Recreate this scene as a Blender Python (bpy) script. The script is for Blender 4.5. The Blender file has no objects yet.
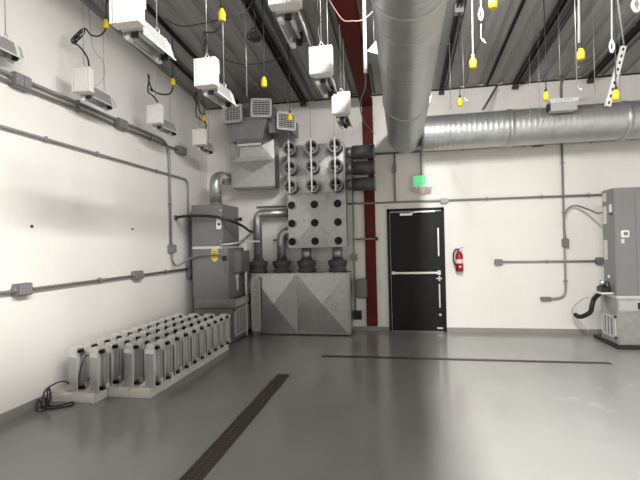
import bpy, bmesh, math, random
from mathutils import Vector, Matrix
random.seed(7)
S = bpy.context.scene
COL = S.collection
PI = math.pi
XL, XR, YB, YF = -3.54, 4.7, 7.70, -4.2        # left wall, right wall, back wall, wall behind the camera
def zc(y): return 4.10 + 0.0833 * (YB - y)      # underside of the sloping roof deck

# ------------------------------------------------------------------ camera
FPX, H = 440.0, 1.55
yaw, pitch, roll = math.radians(10.5), math.radians(.375), math.radians(-1.29)
fw = Vector((-math.sin(yaw) * math.cos(pitch), math.cos(yaw) * math.cos(pitch), math.sin(pitch)))
r0 = Vector((math.cos(yaw), math.sin(yaw), 0)); u0 = r0.cross(fw)
rt = math.cos(roll) * r0 + math.sin(roll) * u0
up = -math.sin(roll) * r0 + math.cos(roll) * u0
cd = bpy.data.cameras.new('camera'); cam = bpy.data.objects.new('camera', cd); COL.objects.link(cam)
cd.sensor_width = 36; cd.lens = FPX / 640 * 36; cd.clip_start = .05
cam.matrix_world = Matrix(((rt.x, up.x, -fw.x, 0), (rt.y, up.y, -fw.y, 0), (rt.z, up.z, -fw.z, H), (0, 0, 0, 1)))
S.camera = cam
def at(px, py, y):
    """the point in the room at depth y that was measured at this place in the photograph"""
    d = (px - 320) / FPX * rt - (py - 240) / FPX * up + fw
    return Vector((0, 0, H)) + d * (y / d.y)
def atx(px, py, x):
    d = (px - 320) / FPX * rt - (py - 240) / FPX * up + fw
    return Vector((0, 0, H)) + d * (x / d.x)

# ------------------------------------------------------------------ materials
def mat(name, col, rough=.5, metal=0., noise=0., nscale=6., bump=0., bscale=60., emit=None, estr=0., spec=.5, stretch=None, rnoise=0., alpha=None):
    m = bpy.data.materials.new(name); m.use_nodes = True
    nt = m.node_tree; b = nt.nodes['Principled BSDF']
    b.inputs['Base Color'].default_value = (*col, 1); b.inputs['Roughness'].default_value = rough
    b.inputs['Metallic'].default_value = metal; b.inputs['Specular IOR Level'].default_value = spec
    tc = nt.nodes.new('ShaderNodeTexCoord'); mp = nt.nodes.new('ShaderNodeMapping')
    nt.links.new(tc.outputs['Object'], mp.inputs['Vector'])
    if stretch: mp.inputs['Scale'].default_value = stretch
    if noise or rnoise:
        n = nt.nodes.new('ShaderNodeTexNoise'); n.inputs['Scale'].default_value = nscale; n.inputs['Detail'].default_value = 4
        nt.links.new(mp.outputs[0], n.inputs['Vector'])
        if noise:
            rmp = nt.nodes.new('ShaderNodeValToRGB')
            rmp.color_ramp.elements[0].position = .3; rmp.color_ramp.elements[1].position = .7
            rmp.color_ramp.elements[0].color = (*[max(0, c * (1 - noise)) for c in col], 1)
            rmp.color_ramp.elements[1].color = (*[min(1, c * (1 + noise)) for c in col], 1)
            nt.links.new(n.outputs['Fac'], rmp.inputs['Fac']); nt.links.new(rmp.outputs[0], b.inputs['Base Color'])
        if rnoise:
            mr = nt.nodes.new('ShaderNodeMapRange'); mr.inputs['To Min'].default_value = rough - rnoise; mr.inputs['To Max'].default_value = rough + rnoise
            nt.links.new(n.outputs['Fac'], mr.inputs['Value']); nt.links.new(mr.outputs[0], b.inputs['Roughness'])
    if bump:
        n2 = nt.nodes.new('ShaderNodeTexNoise'); n2.inputs['Scale'].default_value = bscale
        bp = nt.nodes.new('ShaderNodeBump'); bp.inputs['Strength'].default_value = bump; bp.inputs['Distance'].default_value = .01
        nt.links.new(mp.outputs[0], n2.inputs['Vector']); nt.links.new(n2.outputs['Fac'], bp.inputs['Height']); nt.links.new(bp.outputs[0], b.inputs['Normal'])
    if emit:
        b.inputs['Emission Color'].default_value = (*emit, 1); b.inputs['Emission Strength'].default_value = estr
    return m
def wall_mat(name, col, axis):
    """white insulated wall panel: fine vertical ribs and a joint every 1.07 m"""
    m = mat(name, col, .42, noise=.015, nscale=1.5)
    nt = m.node_tree; b = nt.nodes['Principled BSDF']
    tc = nt.nodes.new('ShaderNodeTexCoord'); sx = nt.nodes.new('ShaderNodeSeparateXYZ'); nt.links.new(tc.outputs['Object'], sx.inputs[0])
    mul = nt.nodes.new('ShaderNodeMath'); mul.operation = 'MULTIPLY'; mul.inputs[1].default_value = 2 * PI / .076
    nt.links.new(sx.outputs[axis], mul.inputs[0])
    sn = nt.nodes.new('ShaderNodeMath'); sn.operation = 'SINE'; nt.links.new(mul.outputs[0], sn.inputs[0])
    mo = nt.nodes.new('ShaderNodeMath'); mo.operation = 'PINGPONG'; mo.inputs[1].default_value = .535
    nt.links.new(sx.outputs[axis], mo.inputs[0])
    lt = nt.nodes.new('ShaderNodeMath'); lt.operation = 'LESS_THAN'; lt.inputs[1].default_value = .004; nt.links.new(mo.outputs[0], lt.inputs[0])
    sub = nt.nodes.new('ShaderNodeMath'); sub.operation = 'MULTIPLY_ADD'; sub.inputs[1].default_value = -2.5
    nt.links.new(lt.outputs[0], sub.inputs[0]); nt.links.new(sn.outputs[0], sub.inputs[2])
    bp = nt.nodes.new('ShaderNodeBump'); bp.inputs['Strength'].default_value = .07; bp.inputs['Distance'].default_value = .003
    nt.links.new(sub.outputs[0], bp.inputs['Height']); nt.links.new(bp.outputs[0], b.inputs['Normal'])
    return m
M = {}
M['wall_y'] = wall_mat('white_wall_panel_side', (.86, .84, .808), 'Y')
M['wall_x'] = wall_mat('white_wall_panel_end', (.86, .84, .805), 'X')
M['deck'] = mat('grey_roof_deck', (.33, .325, .315), .5, .2, noise=.16, nscale=2.5, stretch=(6, .5, 1))
M['galv'] = mat('galvanised_sheet', (.41, .42, .415), .33, .72, noise=.10, nscale=14, rnoise=.08)
M['galv_dark'] = mat('dull_galvanised_sheet', (.25, .255, .26), .45, .6, noise=.10, nscale=10)
M['duct'] = mat('galvanised_spiral_duct', (.52, .53, .53), .42, .72, noise=.09, nscale=5, rnoise=.07)
M['blackduct'] = mat('dark_insulated_duct', (.085, .088, .085), .55, .1)
M['steel_paint'] = mat('grey_painted_cabinet', (.18, .185, .182), .42, .15, noise=.03)
M['runit'] = mat('grey_painted_air_handler', (.225, .22, .225), .45, .1, noise=.03)
M['conduit'] = mat('galvanised_conduit', (.30, .305, .31), .45, .35)
M['box'] = mat('cast_junction_box', (.22, .225, .23), .45, .35)
M['red'] = mat('red_primer_steel', (.10, .010, .005), .6, noise=.2, nscale=5, spec=.25)
M['black'] = mat('black_rubber', (.012, .012, .012), .45)
M['blackplastic'] = mat('black_plastic', (.018, .018, .019), .35)
M['door'] = mat('black_door_paint', (.009, .009, .0095), .5, noise=.1, spec=.25)
M['chrome'] = mat('brushed_steel', (.72, .72, .71), .3, .9)
M['silverpaint'] = mat('aluminium_trim', (.66, .66, .64), .4, .35)
M['white'] = mat('white_powder_coat', (.80, .785, .755), .4)
M['whiteplastic'] = mat('white_plastic', (.80, .79, .77), .45)
M['alu'] = mat('hammered_reflector_aluminium', (.80, .81, .81), .28, .6, bump=.15, bscale=90)
M['hood'] = mat('grey_hood_sheet', (.55, .555, .555), .33, .55)
M['lamp'] = mat('lamp_glass', (.75, .76, .77), .08, .1)
M['yellow'] = mat('yellow_plastic', (.66, .45, .025), .5)
M['yellowlabel'] = mat('yellow_label', (.72, .58, .10), .5)
M['extred'] = mat('extinguisher_red', (.33, .012, .014), .3)
M['greenlit'] = mat('green_sign_light', (.1, .7, .3), .4, emit=(.03, .62, .17), estr=.6)
M['palegreen'] = mat('pale_sign_face', (.62, .82, .68), .4, emit=(.55, .9, .65), estr=.12)
M['clear'] = mat('frosted_lens', (.78, .71, .69), .35)
M['grate'] = mat('brown_steel_grate', (.10, .082, .07), .55, .4)
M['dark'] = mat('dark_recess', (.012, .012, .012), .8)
M['wire'] = mat('steel_hanging_wire', (.42, .42, .41), .4, .6)
M['rope'] = mat('pale_rope', (.42, .41, .39), .7)
M['pink'] = mat('pink_cable_jacket', (.40, .25, .24), .6)
M['violet'] = mat('violet_cable_jacket', (.20, .17, .24), .5)
M['grille'] = mat('grey_grille_paint', (.52, .52, .51), .45, .2)
M['strut'] = mat('dark_steel_strut', (.045, .043, .042), .5, .5)
M['strutlight'] = mat('pale_steel_strut', (.25, .25, .245), .45, .6)
M['orange'] = mat('dark_end_clamp', (.06, .04, .034), .6)
M['led'] = mat('led_diffuser', (.9, .9, .88), .5, emit=(1., .93, .84), estr=4.0)
M['mat'] = mat('black_rubber_pad', (.022, .022, .022), .6)
M['paper'] = mat('white_paper_label', (.68, .66, .63), .6)

def floor_mat():
    m = mat('grey_epoxy_floor', (.28, .283, .272), .17, spec=.62)
    nt = m.node_tree; b = nt.nodes['Principled BSDF']
    tc = nt.nodes.new('ShaderNodeTexCoord')
    n = nt.nodes.new('ShaderNodeTexNoise'); n.inputs['Scale'].default_value = .9; n.inputs['Detail'].default_value = 6; n.inputs['Roughness'].default_value = .6
    nt.links.new(tc.outputs['Object'], n.inputs['Vector'])
    r = nt.nodes.new('ShaderNodeValToRGB'); e = r.color_ramp.elements
    e[0].position = .3; e[0].color = (.265, .268, .257, 1); e[1].position = .7; e[1].color = (.30, .303, .292, 1)
    nt.links.new(n.outputs['Fac'], r.inputs['Fac'])
    # dried wash marks on the right hand side of the floor
    mp = nt.nodes.new('ShaderNodeMapping'); mp.inputs['Location'].default_value = (-1.95, -4.85, 0)
    nt.links.new(tc.outputs['Object'], mp.inputs['Vector'])
    ln = nt.nodes.new('ShaderNodeVectorMath'); ln.operation = 'LENGTH'; nt.links.new(mp.outputs[0], ln.inputs[0])
    n2 = nt.nodes.new('ShaderNodeTexNoise'); n2.inputs['Scale'].default_value = 3.2; n2.inputs['Detail'].default_value = 5
    nt.links.new(tc.outputs['Object'], n2.inputs['Vector'])
    fal = nt.nodes.new('ShaderNodeMapRange'); fal.inputs['From Min'].default_value = .2; fal.inputs['From Max'].default_value = .8; fal.inputs['To Min'].default_value = 1; fal.inputs['To Max'].default_value = 0
    nt.links.new(ln.outputs['Value'], fal.inputs['Value'])
    th = nt.nodes.new('ShaderNodeMapRange'); th.inputs['From Min'].default_value = .60; th.inputs['From Max'].default_value = .66
    nt.links.new(n2.outputs['Fac'], th.inputs['Value'])
    mu = nt.nodes.new('ShaderNodeMath'); mu.operation = 'MULTIPLY'; nt.links.new(fal.outputs[0], mu.inputs[0]); nt.links.new(th.outputs[0], mu.inputs[1])
    mu2 = nt.nodes.new('ShaderNodeMath'); mu2.operation = 'MULTIPLY'; mu2.inputs[1].default_value = .22; nt.links.new(mu.outputs[0], mu2.inputs[0])
    mx = nt.nodes.new('ShaderNodeMix'); mx.data_type = 'RGBA'; mx.inputs[7].default_value = (.62, .61, .58, 1)
    nt.links.new(mu2.outputs[0], mx.inputs[0]); nt.links.new(r.outputs[0], mx.inputs[6]); nt.links.new(mx.outputs[2], b.inputs['Base Color'])
    rr = nt.nodes.new('ShaderNodeMapRange'); rr.inputs['To Min'].default_value = .13; rr.inputs['To Max'].default_value = .24
    nt.links.new(n.outputs['Fac'], rr.inputs['Value']); nt.links.new(rr.outputs[0], b.inputs['Roughness'])
    n3 = nt.nodes.new('ShaderNodeTexNoise'); n3.inputs['Scale'].default_value = 7; bp = nt.nodes.new('ShaderNodeBump'); bp.inputs['Strength'].default_value = .06; bp.inputs['Distance'].default_value = .01
    nt.links.new(tc.outputs['Object'], n3.inputs['Vector']); nt.links.new(n3.outputs['Fac'], bp.inputs['Height']); nt.links.new(bp.outputs[0], b.inputs['Normal'])
    return m
M['floor'] = floor_mat()

# ------------------------------------------------------------------ mesh helpers
ORG = {}
def box(bm, a, b, bev=0.):
    a, b = Vector(a), Vector(b)
    lo = Vector([min(a[i], b[i]) for i in range(3)]); hi = Vector([max(a[i], b[i]) for i in range(3)])
    r = bmesh.ops.create_cube(bm, size=1)
    for v in r['verts']:
        v.co = Vector([lo[i] + (v.co[i] + .5) * (hi[i] - lo[i]) for i in range(3)])
    if bev:
        es = list({e for v in r['verts'] for e in v.link_edges})
        bmesh.ops.bevel(bm, geom=es, offset=bev, segments=2, affect='EDGES')
    return bm
def quad(bm, pts):
    return bm.faces.new([bm.verts.new(Vector(p)) for p in pts])
def frame_of(d):
    d = d.normalized(); h = Vector((0, 0, 1)) if abs(d.z) < .9 else Vector((1, 0, 0))
    s = d.cross(h).normalized(); return s, s.cross(d).normalized()
def tube(bm, pts, r, n=10, caps=True, radii=None):
    pts = [Vector(p) for p in pts]; rings = []
    s = None
    for i, p in enumerate(pts):
        d = (pts[min(i + 1, len(pts) - 1)] - pts[max(i - 1, 0)]).normalized()
        if s is None: s, t = frame_of(d)
        else:
            s = (s - d * s.dot(d)).normalized(); t = s.cross(d).normalized()
        q = radii[i] if radii else r
        rings.append([bm.verts.new(p + q * (math.cos(2 * PI * k / n) * s + math.sin(2 * PI * k / n) * t)) for k in range(n)])
    for a, b in zip(rings, rings[1:]):
        for k in range(n):
            f = bm.faces.new((a[k], a[(k + 1) % n], b[(k + 1) % n], b[k])); f.smooth = True
    if caps:
        bm.faces.new(rings[0][::-1]); bm.faces.new(rings[-1])
    return bm
def pipe(bm, pts, r0_, r1_, n=24):
    """open pipe with wall thickness along a straight line between two points"""
    a, b = Vector(pts[0]), Vector(pts[1]); s, t = frame_of(b - a); R = []
    for p, q in ((a, r0_), (b, r0_), (b, r1_), (a, r1_)):
        R.append([bm.verts.new(p + q * (math.cos(2 * PI * k / n) * s + math.sin(2 * PI * k / n) * t)) for k in range(n)])
    for i in range(4):
        A, B = R[i], R[(i + 1) % 4]
        for k in range(n):
            f = bm.faces.new((A[k], A[(k + 1) % n], B[(k + 1) % n], B[k])); f.smooth = i in (0, 2)
    return bm
def spline(pts, n=8):
    P = [Vector(p) for p in pts]; out = []
    for i in range(len(P) - 1):
        p0, p1, p2, p3 = P[max(i - 1, 0)], P[i], P[i + 1], P[min(i + 2, len(P) - 1)]
        for k in range(n):
            t = k / n
            out.append(.5 * ((2 * p1) + (p2 - p0) * t + (2 * p0 - 5 * p1 + 4 * p2 - p3) * t * t + (-p0 + 3 * p1 - 3 * p2 + p3) * t ** 3))
    out.append(P[-1]); return out
def bend(a, c, b, r, n=7):
    """points a -> rounded corner c -> b"""
    a, c, b = Vector(a), Vector(c), Vector(b); d1 = (a - c).normalized(); d2 = (b - c).normalized()
    p, q = c + d1 * r, c + d2 * r
    return [a] + [(1 - t) ** 2 * p + 2 * t * (1 - t) * c + t * t * q for t in [k / n for k in range(n + 1)]] + [b]
def bar(bm, a, b, w, d, side=None):
    """rectangular bar from a to b"""
    a, b = Vector(a), Vector(b); dr = (b - a).normalized()
    s, t = frame_of(dr)
    if side is not None:
        s = (Vector(side) - dr * Vector(side).dot(dr)).normalized(); t = s.cross(dr)
    v = []
    for p in (a, b):
        for i, j in ((-1, -1), (1, -1), (1, 1), (-1, 1)): v.append(bm.verts.new(p + s * w / 2 * i + t * d / 2 * j))
    for f in ((3, 2, 1, 0), (4, 5, 6, 7), (0, 1, 5, 4), (1, 2, 6, 5), (2, 3, 7, 6), (3, 0, 4, 7)): bm.faces.new([v[k] for k in f])
    return bm
def loft(bm, rings, caps=True):
    R = [[bm.verts.new(Vector(p)) for p in r] for r in rings]; n = len(R[0])
    for a, b in zip(R, R[1:]):
        for k in range(n): bm.faces.new((a[k], a[(k + 1) % n], b[(k + 1) % n], b[k]))
    if caps: bm.faces.new(R[0][::-1]); bm.faces.new(R[-1])
    return bm
def new(): return bmesh.new()
def obj(name, bm, m, parent=None, smooth=False):
    o_ = ORG.get(parent.name, Vector()) if parent else Vector()
    if o_.length: bmesh.ops.translate(bm, vec=-o_, verts=bm.verts)
    bmesh.ops.recalc_face_normals(bm, faces=bm.faces)
    me = bpy.data.meshes.new(name); bm.to_mesh(me); bm.free()
    if smooth:
        for p in me.polygons: p.use_smooth = True
    o = bpy.data.objects.new(name, me); COL.objects.link(o)
    for q in (m if isinstance(m, (list, tuple)) else [m]): me.materials.append(M[q])
    if parent: o.parent = parent; ORG[o.name] = o_
    return o
def tag(o, label, cat, group=None):
    o['label'] = label; o['category'] = cat
    if group: o['group'] = group
    return o
def thing(name, label, cat, loc=(0, 0, 0), group=None):
    o = bpy.data.objects.new(name, None); COL.objects.link(o); o.location = loc; o.empty_display_size = .1
    ORG[o.name] = Vector(loc); return tag(o, label, cat, group)
def struct(name, bm, m, parent=None):
    o = obj(name, bm, m, parent)
    if not parent: o['kind'] = 'structure'
    return o

# ------------------------------------------------------------------ the room
bm = new(); box(bm, (XL - .15, YF - .15, -.1), (XR + .15, YB + .15, 0)); struct('floor', bm, 'floor')
def slopewall(bm, x0, x1):
    v = [(x, y, z) for x in (x0, x1) for (y, z) in ((YF, 0), (YB, 0), (YB, zc(YB) + .25), (YF, zc(YF) + .25))]
    V = [bm.verts.new(p) for p in v]
    for f in ((0, 1, 2, 3), (7, 6, 5, 4), (0, 4, 5, 1), (1, 5, 6, 2), (2, 6, 7, 3), (3, 7, 4, 0)): bm.faces.new([V[i] for i in f])
bm = new(); slopewall(bm, XL - .15, XL); struct('wall_left', bm, 'wall_y')
bm = new(); slopewall(bm, XR, XR + .15); struct('wall_right', bm, 'wall_y')
DX0, DX1, DZ = -.24, .715, 2.105               # door frame outer edges
bm = new(); top = zc(YB) + .25
box(bm, (XL - .15, YB, 0), (DX0, YB + .15, top)); box(bm, (DX1, YB, 0), (XR + .15, YB + .15, top)); box(bm, (DX0, YB, DZ), (DX1, YB + .15, top))
struct('wall_back', bm, 'wall_x')
bm = new(); box(bm, (XL - .15, YF - .15, 0), (XR + .15, YF, zc(YF) + .25)); struct('wall_front', bm, 'wall_x')
# roof deck: ribbed sheet following the slope
bm = new()
prof = []; x = XL - .15
while x < XR + .15:
    prof += [(x, 0), (x + .19, 0), (x + .205, .03), (x + .285, .03), (x + .30, 0)]; x += .30
V0 = [bm.verts.new((px, YF - .15, zc(YF - .15) + pz)) for px, pz in prof]; V1 = [bm.verts.new((px, YB + .15, zc(YB + .15) + pz)) for px, pz in prof]
for i in range(len(prof) - 1):
    if prof[i] != prof[i + 1]: bm.faces.new((V0[i], V1[i], V1[i + 1], V0[i + 1]))
bm.verts.ensure_lookup_table()
quad(bm, [(XL - .15, YF - .15, zc(YF - .15) + .09), (XR + .3, YF - .15, zc(YF - .15) + .09), (XR + .3, YB + .15, zc(YB + .15) + .09), (XL - .15, YB + .15, zc(YB + .15) + .09)])
struct('ceiling', bm, 'deck')
bm = new(); box(bm, (XL, YF, 0), (XL + .012, YB, .095)); struct('baseboard_left', bm, 'floor')
bm = new(); box(bm, (XL, YB - .012, 0), (DX0, YB, .075)); box(bm, (DX1, YB - .012, 0), (XR, YB, .075)); struct('baseboard_back', bm, 'floor')
bm = new(); box(bm, (XL, YB - .02, zc(YB) - .018), (XR, YB, zc(YB) + .005)); struct('trim_1', bm, 'strut')

# ------------------------------------------------------------------ door
d = bpy.data.objects.new('door_1', None); COL.objects.link(d); d.location = ((DX0 + DX1) / 2, YB, 0); d['kind'] = 'structure'; ORG['door_1'] = Vector(d.location)
bm = new()
box(bm, (DX0, YB - .03, 0), (DX0 + .05, YB + .12, DZ)); box(bm, (DX1 - .05, YB - .03, 0), (DX1, YB + .12, DZ)); box(bm, (DX0, YB - .03, DZ - .05), (DX1, YB + .12, DZ))
obj('door_frame', bm, 'door', d)
bm = new(); box(bm, (DX0 + .05, YB - .005, .012), (DX1 - .05, YB + .045, DZ - .05)); obj('door_leaf', bm, 'door', d)
bm = new(); box(bm, (DX0, YB - .03, 0), (DX1, YB + .12, .012)); obj('threshold', bm, 'galv_dark', d)
bm = new(); box(bm, (DX0 + .075, YB - .06, .985), (DX1 - .12, YB - .035, 1.02), .006); box(bm, (DX0 + .06, YB - .05, .98), (DX0 + .12, YB - .005, 1.03), .004); box(bm, (DX1 - .13, YB - .065, .965), (DX1 - .08, YB - .005, 1.04), .006)
o = obj('panic_bar', bm, 'chrome', d); o['label'] = 'brushed steel push bar across the black door'
bm = new(); box(bm, (DX1 - .155, YB - .05, .895), (DX1 - .06, YB - .03, .915), .004); tube(bm, [(DX1 - .10, YB - .05, .905), (DX1 - .10, YB - .004, .905)], .016, 12); box(bm, (DX1 - .115, YB - .014, .86), (DX1 - .085, YB - .004, .94), .003)
obj('door_handle', bm, 'chrome', d)
for z0, z1 in ((1.28, 1.76), (.41, .81)):
    bm = new(); box(bm, (DX1 - .115, YB - .018, z0), (DX1 - .092, YB - .004, z1), .003); obj('pull_plate', bm, 'chrome', d)
bm = new(); tube(bm, [(DX1 - .10, YB - .02, .29), (DX1 - .10, YB - .004, .29)], .022, 16); obj('lock_cylinder', bm, 'chrome', d)
bm = new(); box(bm, (DX1 - .155, YB - .016, .05), (DX1 - .06, YB - .004, .075), .002); obj('kick_latch', bm, 'chrome', d)
bm = new(); box(bm, (-.02, YB - .06, 1.985), (.19, YB - .004, 2.02), .004); cl = obj('door_closer', bm, 'chrome', d)
bm = new(); bar(bm, (.14, YB - .055, 2.022), (.34, YB - .075, 2.036), .02, .012); box(bm, (.22, YB - .05, 2.03), (.56, YB - .031, 2.055)); obj('closer_arm', bm, 'chrome', cl)
bm = new(); box(bm, (DX0 + .055, YB - .035, 2.044), (DX1 - .055, YB - .03, 2.053)); box(bm, (DX0 + .046, YB - .035, .02), (DX0 + .05, YB - .03, 2.05)); obj('frame_seal', bm, 'silverpaint', d)
for z in (.25, 1.05, 1.85):
    bm = new(); tube(bm, [(DX0 + .05, YB - .033, z - .05), (DX0 + .05, YB - .033, z + .05)], .009, 8); obj('hinge', bm, 'galv_dark', d)

# ------------------------------------------------------------------ floor drains
def drain(label, x0, x1, y0, y1, along):
    t = thing('trench_drain', label, 'drain', ((x0 + x1) / 2, (y0 + y1) / 2, 0))
    bm = new(); box(bm, (x0, y0, .0005), (x1, y1, .0015)); obj('channel', bm, 'dark', t)
    bm = new(); e = .012
    box(bm, (x0, y0, .0005), (x0 + e, y1, .006)); box(bm, (x1 - e, y0, .0005), (x1, y1, .006)); box(bm, (x0, y0, .0005), (x1, y0 + e, .006)); box(bm, (x0, y1 - e, .0005), (x1, y1, .006))
    obj('frame', bm, 'grate', t)
    bm = new()
    if along == 'y':
        y = y0 + e
        while y < y1 - e: box(bm, (x0 + e, y, .001), (x1 - e, y + .017, .005)); y += .026
        for k in (1, 2): box(bm, (x0 + (x1 - x0) * k / 3 - .006, y0, .001), (x0 + (x1 - x0) * k / 3 + .006, y1, .0052))
    else:
        x = x0 + e
        while x < x1 - e: box(bm, (x, y0 + e, .001), (x + .017, y1 - e, .005)); x += .026
        box(bm, (x0, (y0 + y1) / 2 - .006, .001), (x1, (y0 + y1) / 2 + .006, .0052))
    obj('grate', bm, 'grate', t)
drain('long brown grated floor drain running towards the camera', -1.485, -1.33, .4, 5.05, 'y')
drain('thin dark floor drain running crosswise in front of the door', -1.10, 2.47, 5.89, 5.965, 'x')

# ------------------------------------------------------------------ roof steel
def ceil_pt(px, py):
    """point of the roof underside measured at this place in the photograph"""
    dv = (px - 320) / FPX * rt - (py - 240) / FPX * up + fw
    k = (4.10 + .0833 * YB - H) / (dv.z + .0833 * dv.y); return Vector((0, 0, H)) + dv * k
t = thing('steel_rafter', 'red primed steel rafter running under the roof to the back wall', 'beam', (-.54, YB, 0))
def zbeam(y): return 3.92 + .035 * (7.4 - y)
def slab(bm, x0, x1, ya, yb_, za0, za1, zb0, zb1):
    loft(bm, [[(x0, ya, za0), (x1, ya, za0), (x1, ya, za1), (x0, ya, za1)], [(x0, yb_, zb0), (x1, yb_, zb0), (x1, yb_, zb1), (x0, yb_, zb1)]])
y0b, y1b = YF, YB - .04
bm = new(); slab(bm, -.645, -.44, y0b, y1b, zbeam(y0b), zbeam(y0b) + .014, zbeam(y1b), zbeam(y1b) + .014); obj('bottom_flange', bm, 'red', t)
bm = new(); slab(bm, -.548, -.537, y0b, y1b, zbeam(y0b) + .014, zc(y0b) - .014, zbeam(y1b) + .014, zc(y1b) - .014); obj('web', bm, 'red', t)
bm = new(); slab(bm, -.645, -.44, y0b, y1b, zc(y0b) - .014, zc(y0b) - .001, zc(y1b) - .014, zc(y1b) - .001); obj('top_flange', bm, 'red', t)
t = thing('steel_column', 'red primed steel column standing against the back wall left of the door', 'column', (-.535, YB - .1, 0))
bm = new(); box(bm, (-.626, YB - .034, .085), (-.441, YB - .02, zc(YB) - .04)); obj('front_flange', bm, 'red', t)
for x in (-.626, -.449):
    bm = new(); box(bm, (x, YB - .02, .085), (x + .008, YB - .001, zc(YB) - .04)); obj('flange_edge', bm, 'red', t)

STRUTS = []
def roof(x, y):
    """height of whatever hangs lowest overhead here: deck, strut or rafter"""
    z = zc(y) - .002
    if -.65 < x < -.435: z = zbeam(y)
    for xs, hw, dz in STRUTS:
        if abs(x - xs) < hw + .006: z = min(z, zc(y) - dz - .006)
    return z
def strut(label, px, py, w, dz, m, yend=YB - .06, ystart=YF + .2, clamp=True):
    x = ceil_pt(px, py).x
    t = thing('strut_channel', label, 'strut', (x, yend, zc(yend)))
    STRUTS.append((x, w / 2, dz))
    bm = new()
    za, zb = zc(ystart), zc(yend)
    for dx0, dx1, d0, d1 in ((-w / 2, -w / 2 + .006, 0, dz), (w / 2 - .006, w / 2, 0, dz), (-w / 2, w / 2, 0, .006), (-w / 2, -w / 2 + w * .3, dz - .006, dz), (w / 2 - w * .3, w / 2, dz - .006, dz)):
        slab(bm, x + dx0, x + dx1, ystart, yend, za - d1 - .004, za - d0 - .004, zb - d1 - .004, zb - d0 - .004)
    obj('channel', bm, m, t)
    if clamp:
        bm = new(); box(bm, (x - w / 2 - .015, yend - .03, zc(yend) - dz - .045), (x + w / 2 + .015, yend + .02, zc(yend) - dz + .005), .004); obj('end_clamp', bm, 'orange', t)
        for yy in (6.2, 5.0, 3.8):
            bm = new(); box(bm, (x - w / 2 - .02, yy - .02, zc(yy) - .025), (x + w / 2 + .02, yy + .02, zc(yy) - .006)); obj('clip', bm, 'strutlight', t)
strut('dark ceiling strut ending over the left wall of the large duct', 441, 90, .06, .06, 'strut')
strut('dark ceiling strut ending above the middle of the horizontal duct', 515, 82, .07, .07, 'strut')
strut('dark ceiling strut ending above the right end of the horizontal duct', 591, 75, .07, .07, 'strut')
strut('dark double-edged ceiling strut left of the red rafter', 304, 101, .08, .07, 'strut')
strut('pale strut running beside the dark strut left of the red rafter', 313, 100, .05, .035, 'strutlight', clamp=False)
strut('pale ceiling strut right of the dark strut over the middle duct', 527, 80, .05, .03, 'strutlight', clamp=False)
strut('thin dark ceiling strut above the air grilles', 240, 104, .035, .04, 'strut', clamp=False)
strut('thin dark ceiling strut nearest the left wall', 222, 106, .035, .04, 'strut', clamp=False)
strut('thin dark ceiling strut between the exit sign and the middle of the duct', 486, 86, .03, .03, 'strut', clamp=False)

# ------------------------------------------------------------------ spiral ducts
def ringed(bm, a, b, r, step=.075, n=40):
    a, b = Vector(a), Vector(b); L = (b - a).length; k = max(1, int(L / step)); pts = []; rad = []
    for i in range(k):
        for f, q in ((0, 0), (.40, 0), (.44, .0008), (.52, .0008), (.56, 0)):
            pts.append(a + (b - a) * ((i + f) / k)); rad.append(r + q)
    pts.append(b); rad.append(r); tube(bm, pts, r, n, True, rad)
t = thing('spiral_duct', 'large round galvanised duct running overhead and along the back wall', 'duct', (.1, 7.2, 3.25))
bm = new(); ringed(bm, (.10, YF + .3, 3.60), (.10, 3.6, 3.40), .285); ringed(bm, (.10, 3.6, 3.40), (.10, 7.36, 3.285), .285); obj('overhead_run', bm, 'duct', t)
bm = new(); ringed(bm, (.34, 7.18, 3.245), (XR - .02, 7.18, 3.25), .272); obj('wall_run', bm, 'duct', t)
for x in (1.62, 3.2):
    bm = new(); tube(bm, [(x, 7.18, 3.247), (x + .07, 7.18, 3.247)], .285, 40); obj('coupling', bm, 'duct', t)
for y in (5.6, 3.2):
    bm = new(); z = 3.34 if y > 4 else 3.42
    tube(bm, [(.10, y, z), (.10, y + .06, z - .001)], .297, 40); obj('coupling', bm, 'duct', t)
bm = new(); tube(bm, [(.10, 7.36, 3.285), (.10, 7.39, 3.284)], .295, 40); obj('end_cap', bm, 'duct', t)
bm = new(); p, q = at(483, 110, 7.05), at(497, 86, 7.55); bar(bm, p, q, .045, .006); tag(obj('duct_strap', bm, 'galv_dark'), 'grey flat metal strap slanting from the ceiling to the duct', 'strap')

# ------------------------------------------------------------------ sheet metal helpers
def crossbreak(bm, x0, x1, z0, z1, y, h, cx=None, cz=None):
    cx = (x0 + x1) / 2 if cx is None else cx; cz = (z0 + z1) / 2 if cz is None else cz
    c = bm.verts.new((cx, y - h, cz)); P = [bm.verts.new(p) for p in ((x0, y, z0), (x1, y, z0), (x1, y, z1), (x0, y, z1))]
    for i in range(4): bm.faces.new((P[i], P[(i + 1) % 4], c))
def grille(parent, x0, x1, z0, z1, y, nbar, vertical=True, name='grille', m='grille'):
    """a flat grille on a face that looks towards -y"""
    bm = new(); e = .025
    box(bm, (x0, y - .015, z0), (x0 + e, y, z1)); box(bm, (x1 - e, y - .015, z0), (x1, y, z1)); box(bm, (x0, y - .015, z0), (x1, y, z0 + e)); box(bm, (x0, y - .015, z1 - e), (x1, y, z1))
    for k in range(nbar):
        f = (k + .5) / nbar
        if vertical: box(bm, (x0 + e + (x1 - x0 - 2 * e) * f - .004, y - .011, z0), (x0 + e + (x1 - x0 - 2 * e) * f + .004, y - .002, z1))
        else: box(bm, (x0, y - .011, z0 + e + (z1 - z0 - 2 * e) * f - .004), (x1, y - .002, z0 + e + (z1 - z0 - 2 * e) * f + .004))
    return obj(name, bm, m, parent)
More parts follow.
